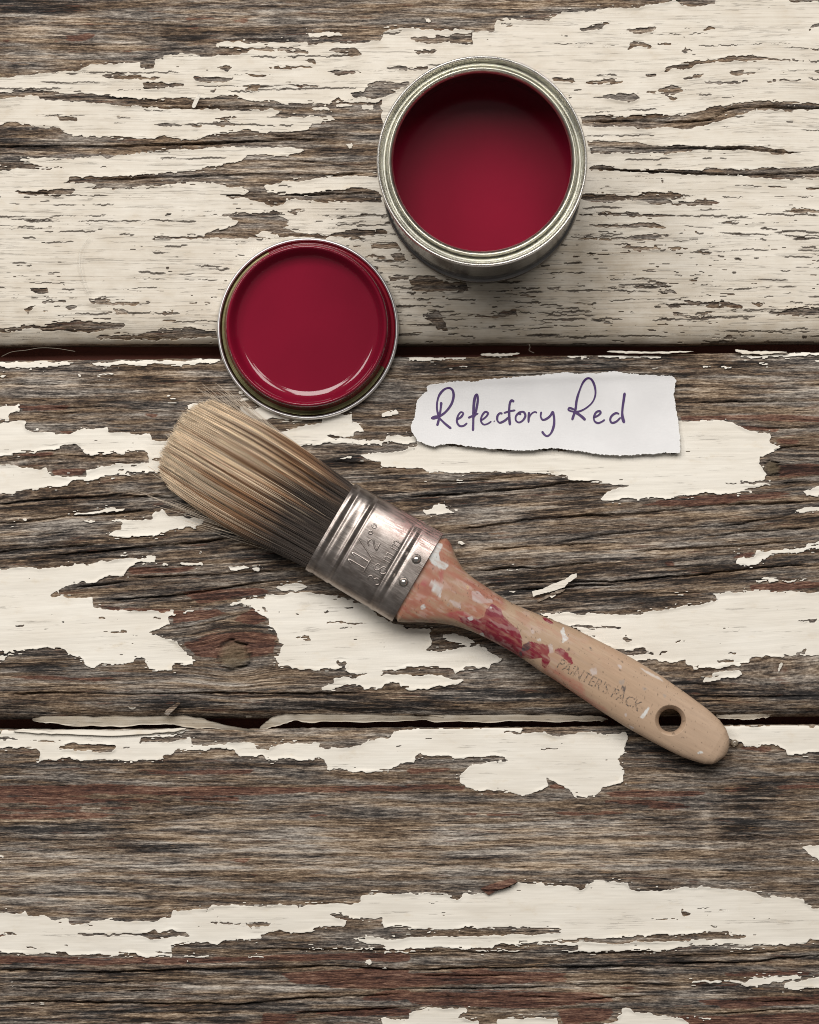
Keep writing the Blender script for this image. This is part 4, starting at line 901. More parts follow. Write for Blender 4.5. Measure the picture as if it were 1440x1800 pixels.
for s0, t0 in ((160.5, 26.5), (161.5, -19.5)):
    rr = np.array([9.5, 8.6, 7.6, 7.2, 6.3, 4.6, 2.4, 0.05]); hh = np.array([-0.0002, 0.00005, 0.0001, 0.0005, 0.0011, 0.0016, 0.0018, 0.00185])
    a = np.linspace(0, 2 * np.pi, 28, endpoint=False)
    s = s0 + rr[:, None] * np.cos(a); t = t0 + rr[:, None] * np.sin(a)
    co = B(s, t, fer_z(s, t) + hh[:, None]).reshape(-1, 3)
    idx = np.arange(len(rr) * 28).reshape(len(rr), 28); p, q_ = idx[:-1], idx[1:]
    f = np.stack([p, np.roll(p, -1, 1), np.roll(q_, -1, 1), q_], -1).reshape(-1, 4)
    blink('rivet', np_mesh('rivet', co, [f]), RIV, ferrule)
def strokes(polys, rad, closed=()):
    parts = []
    for k, pl in enumerate(polys):
        p = np.array(pl, float)
        p = catmull(p, 6, closed=k in closed)
        if k in closed: p = np.concatenate([p, p[:1]])
        co = B(p[:, 0], p[:, 1], fer_z(p[:, 0], p[:, 1]) - 0.00010)
        parts.append(tube(co, rad))
    return join(parts)
# letters: (s, t); text runs along +t, its top points to -s
size1 = [[(66, -38), (59, -33), (92, -33)], [(92, -39), (92, -33), (92, -27)], [(66, -24.5), (59, -19.5), (92, -19.5)], [(92, -25), (92, -19.5), (92, -14)], [(57, 6), (74, -2), (91, -10)],
         [(78, 5), (73.5, 8), (72.5, 12), (75, 17), (79, 17), (84, 11), (92, 5), (92, 12), (92, 18)],
         [(64, 26), (66.5, 29.5), (70, 28.5), (71, 25.5), (68, 23.5)], [(64, 38.5), (66.5, 42), (70, 41), (71, 38), (68, 36)]]
c1, f1 = strokes(size1, 0.00039, closed=(6, 7))
size2 = [[(106, -47), (104, -42), (107, -38), (113, -41), (113.5, -42), (118, -37), (124, -39), (126, -44), (122, -48)],
         [(104, -20), (107, -14.5), (113, -16), (114.5, -20), (118, -26), (124, -25), (126.5, -20), (124, -15), (118, -14), (114.5, -20), (111, -25), (106, -25)],
         [(126, -3), (111, -3)], [(114, -3), (111, 1), (113, 4), (126, 4)], [(114, 4), (111, 8), (113, 11), (126, 11)],
         [(126, 22), (111, 22)], [(114, 22), (111, 26), (113, 29), (126, 29)], [(114, 29), (111, 33), (113, 36), (126, 36)]]
c2, f2 = strokes(size2, 0.00036, closed=(1,))
me = np_mesh('stamped_size', np.concatenate([c1, c2]), [np.concatenate([f1, f2 + len(c1)])], uv=np.concatenate([c1, c2])[:, :2] * 4000)
blink('stamped_lettering', me, FER, ferrule)

# ---- handle
UP = "770 938 783 944 791 952 797 965 801 977 808 990 817 1003 832 1016 850 1028 874 1044 900 1060 930 1073 960 1085 1010 1105 1060 1130 1110 1156 1160 1186 1210 1221 1245 1247 1266 1266 1277 1281 1282.5 1296 1283 1304"
LO = "684 1089 700 1093 720 1094 745 1094 770 1095.5 790 1098 810 1103 830 1110 850 1119 875 1132 900 1146 925 1162 950 1180 975 1195 1000 1212 1025 1229 1050 1246 1075 1262 1100 1278 1125 1292 1150 1306 1175 1319 1200 1331 1220 1338 1240 1343.5 1252 1344 1262 1342 1272 1334 1280 1320 1283 1304"
pu, plw = px2st(nums(UP)), px2st(nums(LO))
smax = 803.5
pu = np.concatenate([pu[pu[:, 0] < 794], [[797.5, 27.0], [800.5, 20.5], [802.6, 14.0], [smax, 7.5]]]); plw = np.concatenate([plw[plw[:, 0] < 788], [[790.5, -22.8], [796.5, -14.5], [801, -4], [802.8, 2], [smax, 7.5]]])
pu = pu[np.argsort(pu[:, 0])]; plw = plw[np.argsort(plw[:, 0])]
ns = 520
sv = np.concatenate([np.linspace(168, smax - 30, ns - 60), smax - 30 + 30 * np.sin(np.linspace(0, np.pi / 2, 61)[1:])])
def sm(y, n): return blur(np.tile(y, (3, 1)), n)[1]
tu = np.interp(sv, pu[:, 0], pu[:, 1]); tl = np.interp(sv, plw[:, 0], plw[:, 1])
tu[:-70] = sm(tu, 8)[:-70]; tl[:-70] = sm(tl, 8)[:-70]
end = np.sqrt(np.clip(1 - ((sv - (smax - 16)) / 16.0).clip(0, 1) ** 2, 0, 1))
mid = 0.5 * (tu + tl); half = 0.5 * (tu - tl)
lim = 44 * end + 0.2
half = np.where(sv < 200, np.minimum(half, 86.0 - 6.5 * sstep(190, 177.5, sv)), half); mid = np.where(sv < 200, mid * sstep(176, 196, sv), mid)
halfz = np.interp(sv, [168, 230, 300, 360, 450, 560, 640, smax - 25, smax], [0.0070, 0.0073, 0.0074, 0.0078, 0.0074, 0.0064, 0.0056, 0.0048, 0.0040]) * np.clip(0.25 + 0.75 * end, 0, 1)
zc = np.interp(sv, [168, 300, 400, 560, smax], [0.0090, 0.0088, 0.0084, 0.0070, 0.0058])
EXPO = np.interp(sv, [168, 240, 330, 450, 600, smax], [3.4, 3.0, 2.3, 2.4, 2.8, 2.8])
na = 230
aa = np.linspace(0, 2 * np.pi, na, endpoint=False)
def sup(a, e):
    return np.sign(np.cos(a)) * np.abs(np.cos(a)) ** (2 / e), np.sign(np.sin(a)) * np.abs(np.sin(a)) ** (2 / e)
C_, Sn = sup(aa[None, :], EXPO[:, None])
S = np.repeat(sv[:, None], na, 1)
Tt = mid[:, None] + half[:, None] * C_
Z = zc[:, None] + halfz[:, None] * Sn
def handle_z(s, t):
    """upper surface"""
    m_, h_, e_, z_, hz = (np.interp(s, sv, q_) for q_ in (mid, half, EXPO, zc, halfz))
    q_ = np.clip(np.abs(t - m_) / np.maximum(h_, 1e-3), 0, 1)
    return z_ + hz * (1 - q_ ** e_) ** (1 / e_)

# where paint got on the handle: traced blots, in picture pixels
def blot(ox, oy, k, s): return [(ox + a / k, oy + b / k) for a, b in nums(s)]
c6 = lambda s: blot(680, 920, 4.235, s)
c7 = lambda s: blot(940, 1060, 3.892, s)
BLOTS = [
 ((0.38, 0.145, 0.09), 0.92, 5, [c6("60 700 420 60 480 100 500 250 620 420 800 560 900 640 700 700 560 740 400 690 200 720")]),
 ((0.33, 0.11, 0.08), 0.60, 5, [c6("380 80 470 100 490 220 420 150"), c6("90 640 200 540 330 420 400 440 300 560 160 690"), c6("560 420 700 440 860 560 900 620 760 580 620 500")]),
 ((0.46, 0.34, 0.22), 0.60, 5, [c6("420 400 560 440 620 560 560 600 470 640 400 560")]),
 ((0.40, 0.05, 0.08), 0.55, 4, [c6("420 680 560 650 640 700 720 760 760 860 880 960 1000 1020 1040 1080 960 1030 700 840 560 740"), c6("245 420 300 430 310 470 260 460"), c6("390 350 430 350 415 440 400 450"), c6("840 580 870 590 860 600 835 590")]),
 ((0.40, 0.10, 0.08), 0.50, 5, [c7("40 400 140 450 330 560 350 640 480 720 500 750 430 730 320 680 120 560 60 480"), c7("100 480 260 540 340 610 250 600 130 560")]),
 ((0.200, 0.011, 0.030), 0.92, 1, [c6("725 700 745 640 790 600 850 640 870 690 930 750 985 800 1010 870 1010 960 990 1030 940 1000 860 920 740 860 700 800 560 740 540 700 600 700 680 720"), c6("1020 900 1060 880 1200 910 1220 950 1190 990 1100 1010 1000 1000"), c6("1150 1000 1200 985 1222 1020 1180 1085 1155 1060"), c6("1250 935 1300 930 1350 970 1392 1045 1370 1052 1300 990 1250 965"), c6("1150 695 1200 710 1250 750 1220 755 1170 720"), c6("1195 1140 1212 1140 1245 1200 1225 1200"), c6("1160 1130 1180 1130 1175 1160 1160 1155")]),
 ((0.19, 0.006, 0.024), 0.8, 3, [c6("760 640 800 610 850 660 880 720 960 800 1000 880 980 990 900 930 760 850 730 780")]),
 ((0.62, 0.62, 0.60), 0.95, 2, [c6("310 250 370 150 425 160 390 230 400 280 470 310 440 352 380 330 330 290"), c6("312 450 350 420 390 450 432 470 400 500 410 560 370 530 330 480"), c6("250 625 280 605 295 630 260 652"), c6("1290 800 1320 770 1333 840 1357 860 1300 897 1310 850"), c6("690 825 720 815 737 850 705 858"), c6("765 625 785 620 790 638 770 642"), c6("600 700 640 695 650 720 615 725"), c6("1120 860 1150 862 1150 880 1120 876"), c7("720 780 750 740 780 710 787 715 775 745 740 792"), c7("1110 1020 1150 1015 1160 1030 1120 1035")]),
 ((0.55, 0.50, 0.50), 0.55, 2, [c6("630 510 680 505 730 560 790 570 795 595 700 600 640 580"), c6("1065 800 1090 795 1102 825 1080 825"), c6("1200 900 1228 895 1245 960 1215 972"), c6("465 560 560 600 560 640 500 620"), c7("370 450 420 440 430 485 390 500"), c7("610 760 632 750 626 792"), c7("640 835 690 850 670 870"), c7("560 420 600 430 590 460"), c6("370 480 420 480 410 530 380 520")]),
 ((0.055, 0.05, 0.055), 0.8, 1, [c6("1010 910 1060 880 1072 920 1040 950 1005 950"), c6("990 955 1010 950 1005 990 995 990"), c6("1000 1050 1060 1055 1020 1066"), c6("1028 845 1042 845 1040 856 1028 856"), c6("232 478 252 472 248 486 235 488"), c6("920 590 945 600 935 610"), c7("595 560 612 572 628 575 620 600 605 612 598 590"), c7("100 500 118 530 125 555 112 540"), c7("360 295 395 310 380 318"), c7("745 580 765 585 750 595")]),
 ((0.30, 0.27, 0.25), 0.5, 3, [c6("455 600 475 590 470 620 450 622"), c7("870 620 908 630 892 662"), c7("570 530 620 520 610 560 580 560"), c7("735 570 780 590 740 600"), c6("505 510 525 508 520 530 508 528")]),
 ((0.62, 0.42, 0.10), 0.6, 2, [c6("588 455 625 480 600 505")]),
 ((0.70, 0.70, 0.70), 0.5, 3, [c7("690 430 780 470 860 515 900 550 780 490")]),
]
def handle_colour(px, py):
    wxx = 3.0 * (fbm(px / 9, py / 9, 301, 3) - 0.5); wyy = 3.0 * (fbm(px / 9, py / 9, 302, 3) - 0.5)
    s = (px - BO[0]) * BU[0] + (py - BO[1]) * BU[1]; t = (px - BO[0]) * BW[0] + (py - BO[1]) * BW[1]
    g = fbm(s / 70, t / 5, 303, 4); g2 = fbm(s / 14, t / 1.6, 304, 2)
    base = np.array([0.420, 0.290, 0.195])[None] * (0.90 + 0.20 * g[:, None]) * (0.95 + 0.10 * g2[:, None])
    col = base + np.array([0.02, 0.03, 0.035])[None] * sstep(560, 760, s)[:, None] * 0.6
    for c_, op, soft, polys in BLOTS:
        im = np.zeros((460, 640))
        for p in polys: raster([(a - 660, b - 910) for a, b in p], 1.0, im)
        im = blur(im, soft)
        v_ = samp(im, np.clip(px - 660 + wxx, 0, 638), np.clip(py - 910 + wyy, 0, 458))
        k_ = sstep(0.5 - 0.09 * soft, 0.5 + 0.09 * soft, v_) if soft < 5 else v_ * (0.35 + 1.3 * np.clip(fbm(s / 26, t / 4, 310, 3) - 0.12, 0, 1))
        k_ = np.clip(k_, 0, 1) * op * (0.66 + 0.70 * fbm(px / 6, py / 6, 311, 3) - 0.40 * sstep(0.5, 0.72, fbm(s / 20, t / 2.4, 312, 3)))
        col = col * (1 - k_[:, None].clip(0, 1)) + np.array(c_)[None] * k_[:, None].clip(0, 1)
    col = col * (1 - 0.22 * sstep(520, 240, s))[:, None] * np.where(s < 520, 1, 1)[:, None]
    mot = fbm(s / 34, t / 8, 321, 4)
    nk = 1 - sstep(330, 620, s)
    pk = (sstep(0.52, 0.68, mot) * 0.40 * nk)[:, None]
    col = col * (1 - pk) + np.array([0.33, 0.13, 0.09])[None] * pk
    gk = (sstep(0.56, 0.70, fbm(s / 22, t / 6, 322, 4)) * 0.28 * nk)[:, None]
    col = col * (1 - gk) + np.array([0.52, 0.40, 0.36])[None] * gk
    fl_ = fbm(px / 3.2, py / 3.2, 320, 2)
    col = col * (1 - 0.5 * sstep(0.80, 0.86, fl_))[:, None]
    return col

co = B(S, Tt, Z).reshape(-1, 3)
# cap both ends
idx = np.arange(ns * na).reshape(len(sv), na); a, b = idx[:-1], idx[1:]
qf = np.stack([a, np.roll(a, -1, 1), np.roll(b, -1, 1), b], -1).reshape(-1, 4)
e0, e1 = len(co), len(co) + 1
co = np.concatenate([co, B(sv[0], mid[0], zc[0])[None], B(sv[-1], mid[-1], zc[-1])[None]])
cap = np.concatenate([np.stack([idx[0], np.full(na, e0), np.roll(idx[0], -1)], -1), np.stack([idx[-1], np.roll(idx[-1], -1), np.full(na, e1)], -1)])
hm = np_mesh('handle', co, [cap, qf])
# hanging hole, countersunk: cut with a turned solid
hs, ht = px2st([(1178.5, 1266.5)])[0]
hzt = float(handle_z(hs, ht)); hzb = 2 * float(np.interp(hs, sv, zc)) - hzt
prof = [(0.05, hzb - 0.004), (34, hzb - 0.004), (30, hzb + 0.0003), (23.5, hzb + 0.0013), (20.5, hzb + 0.0028), (20.0, 0.5 * (hzt + hzb)), (20.5, hzt - 0.0028), (23.0, hzt - 0.0014), (26.5, hzt - 0.0004), (30.5, hzt + 0.0010), (33, hzt + 0.004), (0.05, hzt + 0.004)]
a = np.linspace(0, 2 * np.pi, 64, endpoint=False)
P = np.array(prof)
cs_ = B(hs + P[:, 0][:, None] * np.cos(a), ht + P[:, 0][:, None] * np.sin(a), np.repeat(P[:, 1][:, None], 64, 1)).reshape(-1, 3)
ci = np.arange(len(P) * 64).reshape(len(P), 64); p_, q_ = ci[:-1], ci[1:]
cq = np.stack([p_, np.roll(p_, -1, 1), np.roll(q_, -1, 1), q_], -1).reshape(-1, 4)
cut_me = np_mesh('cut', cs_, [cq])
bmc = bmesh.new(); bmc.from_mesh(cut_me)
bmesh.ops.contextual_create(bmc, geom=[v_ for v_ in bmc.verts if v_.index < 64][:0]) if False else None
bmc.verts.ensure_lookup_table()
bmc.faces.new([bmc.verts[k] for k in range(63, -1, -1)]); bmc.faces.new([bmc.verts[k] for k in range(len(P) * 64 - 64, len(P) * 64)])
bmesh.ops.recalc_face_normals(bmc, faces=bmc.faces); bmc.to_mesh(cut_me); bmc.free()
bmh = bmesh.new(); bmh.from_mesh(hm); bmesh.ops.recalc_face_normals(bmh, faces=bmh.faces); bmh.to_mesh(hm); bmh.free()
ho = bpy.data.objects.new('handle', hm); COL.objects.link(ho)
cu = bpy.data.objects.new('cut', cut_me); COL.objects.link(cu)
md = ho.modifiers.new('hole', 'BOOLEAN'); md.operation = 'DIFFERENCE'; md.solver = 'EXACT'; md.object = cu
bpy.context.view_layer.update()
hm2 = bpy.data.meshes.new_from_object(ho.evaluated_get(bpy.context.evaluated_depsgraph_get()))
ho.modifiers.clear(); ho.data = hm2; hm2.name = 'handle'
bpy.data.objects.remove(cu); bpy.data.meshes.remove(cut_me)
nv_ = len(hm2.vertices); vc = np.zeros(nv_ * 3, np.float32); hm2.vertices.foreach_get('co', vc); vc = vc.reshape(-1, 3)
hpx = vc[:, 0] / (K * FB) + NX; hpy = NY - vc[:, 1] / (K * FB)
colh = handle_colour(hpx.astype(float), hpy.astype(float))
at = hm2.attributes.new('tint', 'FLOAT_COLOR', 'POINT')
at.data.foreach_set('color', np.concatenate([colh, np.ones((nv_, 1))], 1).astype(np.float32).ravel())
hm2.polygons.foreach_set('use_smooth', np.ones(len(hm2.polygons), bool))
m = NT('stained_beech_handle')
on = m.node('ShaderNodeVectorRotate'); on.rotation_type = 'Z_AXIS'; m.l.new(m.obj(), on.inputs['Vector']); on.inputs['Angle'].default_value = math.radians(30.3)
gr = m.noise(m.vec(on.outputs[0], (90, 1500, 400)), 3, 0.6)
pr = m.noise(m.vec(on.outputs[0], (900, 5000, 2000)), 2, 0.5)
c = m.mix(m.math('MULTIPLY', m.ramp(pr, 0.66, 0.76), 0.35), m.attr('tint').outputs['Color'], (0.10, 0.06, 0.04))
c = m.mix(m.math('MULTIPLY', m.ramp(gr, 0.5, 0.75), 0.14), c, (0.20, 0.10, 0.05))
HAND = m.done(col=c, rough=m.math('ADD', 0.42, m.math('MULTIPLY', gr, 0.25)), normal=m.bump(gr, 0.00012, 0.35), spec=0.4)
hm2.materials.clear(); hm2.materials.append(HAND)
ho.parent = brush; ho.matrix_parent_inverse = brush.matrix_basis.inverted()

# ---- printed lettering on the handle
fc = bpy.data.curves.new('lettering', 'FONT'); fc.body = "PAINTER'S PACK"; fc.size = 1.0; fc.resolution_u = 4
fo = bpy.data.objects.new('lettering_tmp', fc); COL.objects.link(fo)
bpy.context.view_layer.update()
lm = bpy.data.meshes.new_from_object(fo.evaluated_get(bpy.context.evaluated_depsgraph_get()))
bpy.data.objects.remove(fo)
bml = bmesh.new(); bml.from_mesh(lm)
bmesh.ops.triangulate(bml, faces=bml.faces[:])
for _ in range(2):
    bmesh.ops.subdivide_edges(bml, edges=[e_ for e_ in bml.edges if e_.calc_length() > 0.10], cuts=1, use_grid_fill=True)
    bmesh.ops.triangulate(bml, faces=bml.faces[:])
xs_ = [v_.co.x for v_ in bml.verts]; x0_, x1_ = min(xs_), max(xs_)
ys_ = [v_.co.y for v_ in bml.verts]; y0_, y1_ = min(ys_), max(ys_)
for v_ in bml.verts:
    f_ = (v_.co.x - x0_) / (x1_ - x0_)
    s_ = 467 + f_ * 163; t_ = -13.5 + 5 * f_ + (v_.co.y - y0_) / (y1_ - y0_) * 19.5
    p = B(s_, t_, float(handle_z(s_, t_)) + 0.00005)
    v_.co = Vector([float(q_) for q_ in p])
bmesh.ops.recalc_face_normals(bml, faces=bml.faces)
bml.to_mesh(lm); bml.free()
m = NT('worn_grey_print'); nz = m.noise(m.vec(m.obj(), (1500, 1500, 1500)), 3, 0.7)
c = m.mix(m.ramp(nz, 0.40, 0.62), (0.11, 0.085, 0.07), (0.42, 0.28, 0.18))
lm.materials.clear(); lm.materials.append(m.done(col=c, rough=0.6))
lo_ = bpy.data.objects.new('printed_lettering', lm); COL.objects.link(lo_)
lo_.parent = ho

# ---- bristles
NB = 9000
r2 = np.random.default_rng(5)
t0 = r2.uniform(-1, 1, NB); lay = r2.uniform(0, 1, NB) ** 0.6         # lay 1 = top surface
kz = (1 - np.abs(t0) ** 3.2) ** (1 / 1.9)
zr = FC + (lay * 2 - 1) * FH * 0.86 * kz
tr = t0 * 83
clump = fbm(t0 * 9 + lay * 0.7, lay * 2.5, 401, 3) - 0.5; clump2 = vn(t0 * 34, lay * 5, 402) - 0.5
lenf = 317 - 12 * t0 ** 2 - 34 * np.abs(t0) ** 7 - (1 - lay) * 6 + 7 * clump + 4.2 * r2.normal(0, 1, NB)
tt_ = t0 * 85 + 9 * clump + 6 * clump2 + r2.normal(0, 1.5, NB) + 2.0 
zt_ = 0.0068 + (lay * 2 - 1) * 0.0058 * np.clip(kz, 0.25, 1) + 0.0010 * clump2 + r2.normal(0, 0.00025, NB)
stray = r2.uniform(0, 1, NB) < 0.004
sgn = np.sign(t0)
edge = stray & (np.abs(t0) > 0.72)
tt_ = np.where(edge, tt_ + sgn * r2.uniform(4, 18, NB) , tt_)
lenf = np.where(edge, lenf + r2.uniform(0, 26, NB), lenf)
nseg = 9
u = np.linspace(0, 1, nseg)[None, :]
bow = (r2.normal(0, 1.5, NB) + 6 * clump2)[:, None] * np.sin(np.pi * u)
s_ = 6 - (lenf[:, None] + 6) * u
t_ = tr[:, None] * (1 - u) + tt_[:, None] * u + bow + 7.0 * t0[:, None] * np.sin(np.pi * u ** 1.3)
hump = 0.0012 * np.sin(np.pi * np.clip(u * 1.15, 0, 1))
z_ = zr[:, None] * (1 - u) + zt_[:, None] * u + hump * (lay[:, None] * 2 - 1) + 0.00045 * clump2[:, None] * np.sin(np.pi * u)
z_ = np.maximum(z_, 0.0011)
cen = B(s_, t_, z_)                        # NB,nseg,3
tan = np.gradient(cen, axis=1); tan /= np.linalg.norm(tan, axis=2)[..., None]
sd = np.cross(tan, np.array([0, 0, 1.0])); sd /= np.linalg.norm(sd, axis=2)[..., None]
nv = np.cross(sd, tan)
rad = (0.000112 * (1 - 0.45 * u ** 2) * r2.uniform(0.75, 1.25, NB)[:, None])[..., None]
ring3 = [cen + rad * (math.cos(a_) * sd + math.sin(a_) * nv) for a_ in (math.pi / 2, math.pi * 7 / 6, math.pi * 11 / 6)]
co = np.stack(ring3, 2).reshape(-1, 3)
idx = np.arange(NB * nseg * 3).reshape(NB, nseg, 3)
p_, q_ = idx[:, :-1], idx[:, 1:]
f = np.stack([p_, np.roll(p_, -1, 2), np.roll(q_, -1, 2), q_], -1).reshape(-1, 4)
tipc = idx[:, -1]
# colour along the hair: dried dark paint at the heel, brown middle, blond tip
stain_len = 0.30 + 0.26 * (fbm(t0 * 7, lay * 1.5, 410, 3) - 0.4) * 2 - 0.10 * t0 + r2.normal(0, 0.05, NB)
brn = 0.68 + 0.60 * (fbm(t0 * 16, lay * 3, 411, 3) - 0.5) * 2 + r2.normal(0, 0.10, NB) - 0.12 * t0
toned = 0.5 + 0.75 * (fbm(t0 * 38, lay * 5, 412, 3) - 0.5)
blond = np.array([0.78, 0.635, 0.465]); brown = np.array([0.27, 0.142, 0.070]); dark = np.array([0.050, 0.038, 0.031])
ub = np.repeat(u, NB, 0)
k1 = sstep(-0.14, 0.16, ub - stain_len[:, None]); k2 = sstep(-0.25, 0.25, ub - brn[:, None])
colb = dark * (1 - k1[..., None]) + brown * k1[..., None]
colb = colb * (1 - k2[..., None]) + blond * k2[..., None]
colb = colb * (0.45 + 1.05 * toned[:, None, None]) * r2.uniform(0.62, 1.38, (NB, 1, 1))
colb = np.where(stray[:, None, None] & (r2.uniform(0, 1, (NB, 1, 1)) < 0.5), np.array([0.5, 0.44, 0.36]), colb)
bc = np.repeat(colb[:, :, None, :], 3, 2).reshape(-1, 3)
m = NT('natural_bristle')
BR = m.done(col=m.attr('tint').outputs['Color'], rough=0.6, spec=0.3)
bo_ = blink('bristles', np_mesh('bristles', co, [f, tipc], attrs={'tint': bc}), BR); bo_['kind'] = 'stuff'
# loose hairs splayed out on both sides
sp = []
for k in range(58):
    side = 1 if k < 42 else -1
    ts = side * r2.uniform(66, 84); L_ = r2.uniform(255, 335) if side > 0 else r2.uniform(225, 335)
    te = side * (r2.uniform(92, 118) if side > 0 else r2.uniform(96, 128))
    if side > 0: te = 88 + (L_ - 230) * 0.0 + r2.uniform(0, 30)
    uu = np.linspace(0, 1, 12)
    pts = B(4 - L_ * uu, ts + (te - ts) * uu ** 1.3 + r2.normal(0, 2) * np.sin(np.pi * uu), FC + r2.uniform(-0.005, 0.001) * (1 - uu) + (r2.uniform(0.0015, 0.006) - FC) * uu)
    sp.append(tube(pts, 0.00011 * (1 - 0.5 * uu), 5))
c_, f_ = join(sp)
m = NT('stray_bristle'); SB = m.done(col=(0.55, 0.46, 0.36), rough=0.5)
o = blink('stray_bristles', np_mesh('stray_bristles', c_, [f_]), SB); o['kind'] = 'stuff'
# ---------------------------------------------------------------- torn paper with the handwritten colour name
pp = [(700 + a / 2.769, 630 + b / 2.769) for a, b in nums("140 135 180 128 240 118 330 110 360 118 420 105 500 98 560 92 640 88 720 82 780 72 820 68 870 78 960 75 1010 68 1060 65 1090 72 1150 78 1210 85 1260 85 1340 90 1352 110 1345 150 1338 180 1350 210 1352 250 1362 300 1368 360 1372 440 1368 465 1340 465 1300 460 1250 468 1180 470 1100 475 1030 475 960 465 900 458 840 448 780 440 720 440 650 450 580 452 510 445 450 443 390 435 330 430 260 415 200 425 180 432 150 425 100 405 75 375 60 335 78 300 88 250 92 210 120 180 145 160")]
SCL = 2
im = np.zeros((190 * SCL, 500 * SCL))
raster([((a - 710) * SCL, (b - 640) * SCL) for a, b in pp], 1.0, im); im = blur(im, 1)
gx = np.arange(712, 1206, 0.8); gy = np.arange(642, 822, 0.8)
x, y = np.meshgrid(gx, gy)
wx = 3.0 * (fbm(x / 5, y / 5, 501, 3) - 0.5) + 1.6 * (vn(x / 1.7, y / 1.7, 503) - 0.5); wy = 3.0 * (fbm(x / 5, y / 5, 502, 3) - 0.5) + 1.6 * (vn(x / 1.7, y / 1.7, 504) - 0.5)
F = samp(im, np.clip((x - 710 + wx) * SCL, 0, 998), np.clip((y - 640 + wy) * SCL, 0, 378))
F[0] = F[-1] = 0; F[:, 0] = F[:, -1] = 0
fx, fy, T, Q, Sg = march(F)
px = gx[0] + fx * 0.8; py = gy[0] + fy * 0.8
def paper_z(px, py):
    dl = np.clip((py - (700 + (px - 720) * 0.05)) / 100, -0.5, 1)
    z = 0.0013 + 0.0019 * np.clip(dl, 0, 1) ** 1.5 * (0.75 + 0.5 * vn(px / 70, py * 0, 511)) + 0.0010 * np.clip((760 - px) / 45, 0, 1) ** 2 + 0.0004 * np.clip((px - 1120) / 80, 0, 1) + 0.0004 * (fbm(px / 90, py / 60, 512, 2) - 0.5) + 0.0005 * np.exp(-((py - (655 + (1180 - px) * 0.04)) / 9) ** 2)
    return z
pz = paper_z(px, py)
jj = np.clip(fy.round().astype(int), 0, F.shape[0] - 1); ii = np.clip(fx.round().astype(int), 0, F.shape[1] - 1)
e = box((F > 0.5).astype(float), 3)[jj, ii]
torn = np.clip((0.95 - e) * 3.0, 0, 1)
pz = pz + torn * 0.00018 * (vn(px / 1.6, py / 1.6, 520) - 0.3)
co = np.stack([(px - NX) * K, (NY - py) * K, pz], -1)
bs = np.unique(Sg.ravel()); low = np.full(len(co), -1); low[bs] = len(co) + np.arange(len(bs))
bot = co[bs].copy(); bot[:, 2] -= 0.00022
sk = np.stack([Sg[:, 0], low[Sg[:, 0]], low[Sg[:, 1]], Sg[:, 1]], -1)
m = NT('cartridge_paper')
f1_ = m.noise(m.vec(m.obj(), (500, 3000, 500)), 3, 0.6); f2_ = m.noise(m.vec(m.obj(), (60, 60, 60)), 3)
c = m.mix(m.ramp(f2_, 0.3, 0.7), (0.72, 0.715, 0.72), (0.67, 0.665, 0.67))
PAP = m.done(col=m.mix(m.math('MULTIPLY', m.attr('torn').outputs['Fac'], 0.5), c, (0.74, 0.73, 0.71)), rough=0.85, normal=m.bump(f1_, 0.00010, 0.5), spec=0.2)
m = None
paper = link('paper_scrap', np_mesh('paper_scrap', np.concatenate([co, bot]), [T, Q, sk], attrs={'torn': np.concatenate([torn, torn[bs]])}), PAP)
tag(paper, 'torn strip of white paper with purple handwriting lying on the planks', 'paper scrap')
f2 = lambda s: [(720 + a / 2, 600 + b / 2) for a, b in nums(s)]
INK = [
 (3.4, "112 214 110 235 106 262 101 285 97 298"), (3.0, "104 268 97 240 98 212 106 188 122 170 140 165 152 174 155 195 147 222 128 248 106 264 86 272 76 269"), (3.6, "78 269 96 266 110 276 127 292 147 308"),
 (2.8, "167 277 182 266 189 254 180 250 170 264 167 284 176 298 190 298 203 288"),
 (3.4, "223 316 224 290 225 250 227 215 232 192 238 189 240 208 235 240 228 268"), (2.8, "206 270 222 263 242 254"),
 (2.8, "252 279 268 267 276 254 266 249 255 262 251 280 260 293 274 291 288 282"), (2.4, "297 281 299 283"),
 (2.8, "327 255 317 254 309 264 309 279 318 287 334 280 348 268"), (3.0, "368 213 358 209 352 222 350 250 351 275 353 296"), (2.6, "331 253 350 247 372 243"),
 (2.8, "384 252 374 264 374 279 385 286 399 278 407 263 402 250 391 249 384 253 392 258"), (2.8, "420 249 419 265 418 287"), (2.6, "419 272 428 256 440 249 448 252"),
 (2.8, "463 248 461 264 467 276 480 274 495 262 503 246"), (3.0, "503 246 508 270 507 297 498 322 485 334 474 329 465 317"),
 (3.4, "586 226 580 250 571 278"), (2.8, "584 232 588 205 597 175 610 145 625 131 640 136 651 160 653 188 643 214 622 234 596 247 572 247 559 242 562 235 578 240"), (3.4, "578 248 594 257 608 268 618 278"),
 (2.8, "646 268 660 263 671 253 668 246 656 250 648 266 650 281 662 288 676 283 686 276"),
 (2.8, "737 256 725 253 711 262 705 276 711 287 726 283 742 268"), (3.6, "756 181 752 210 748 240 748 265 754 288"),
]
parts = []
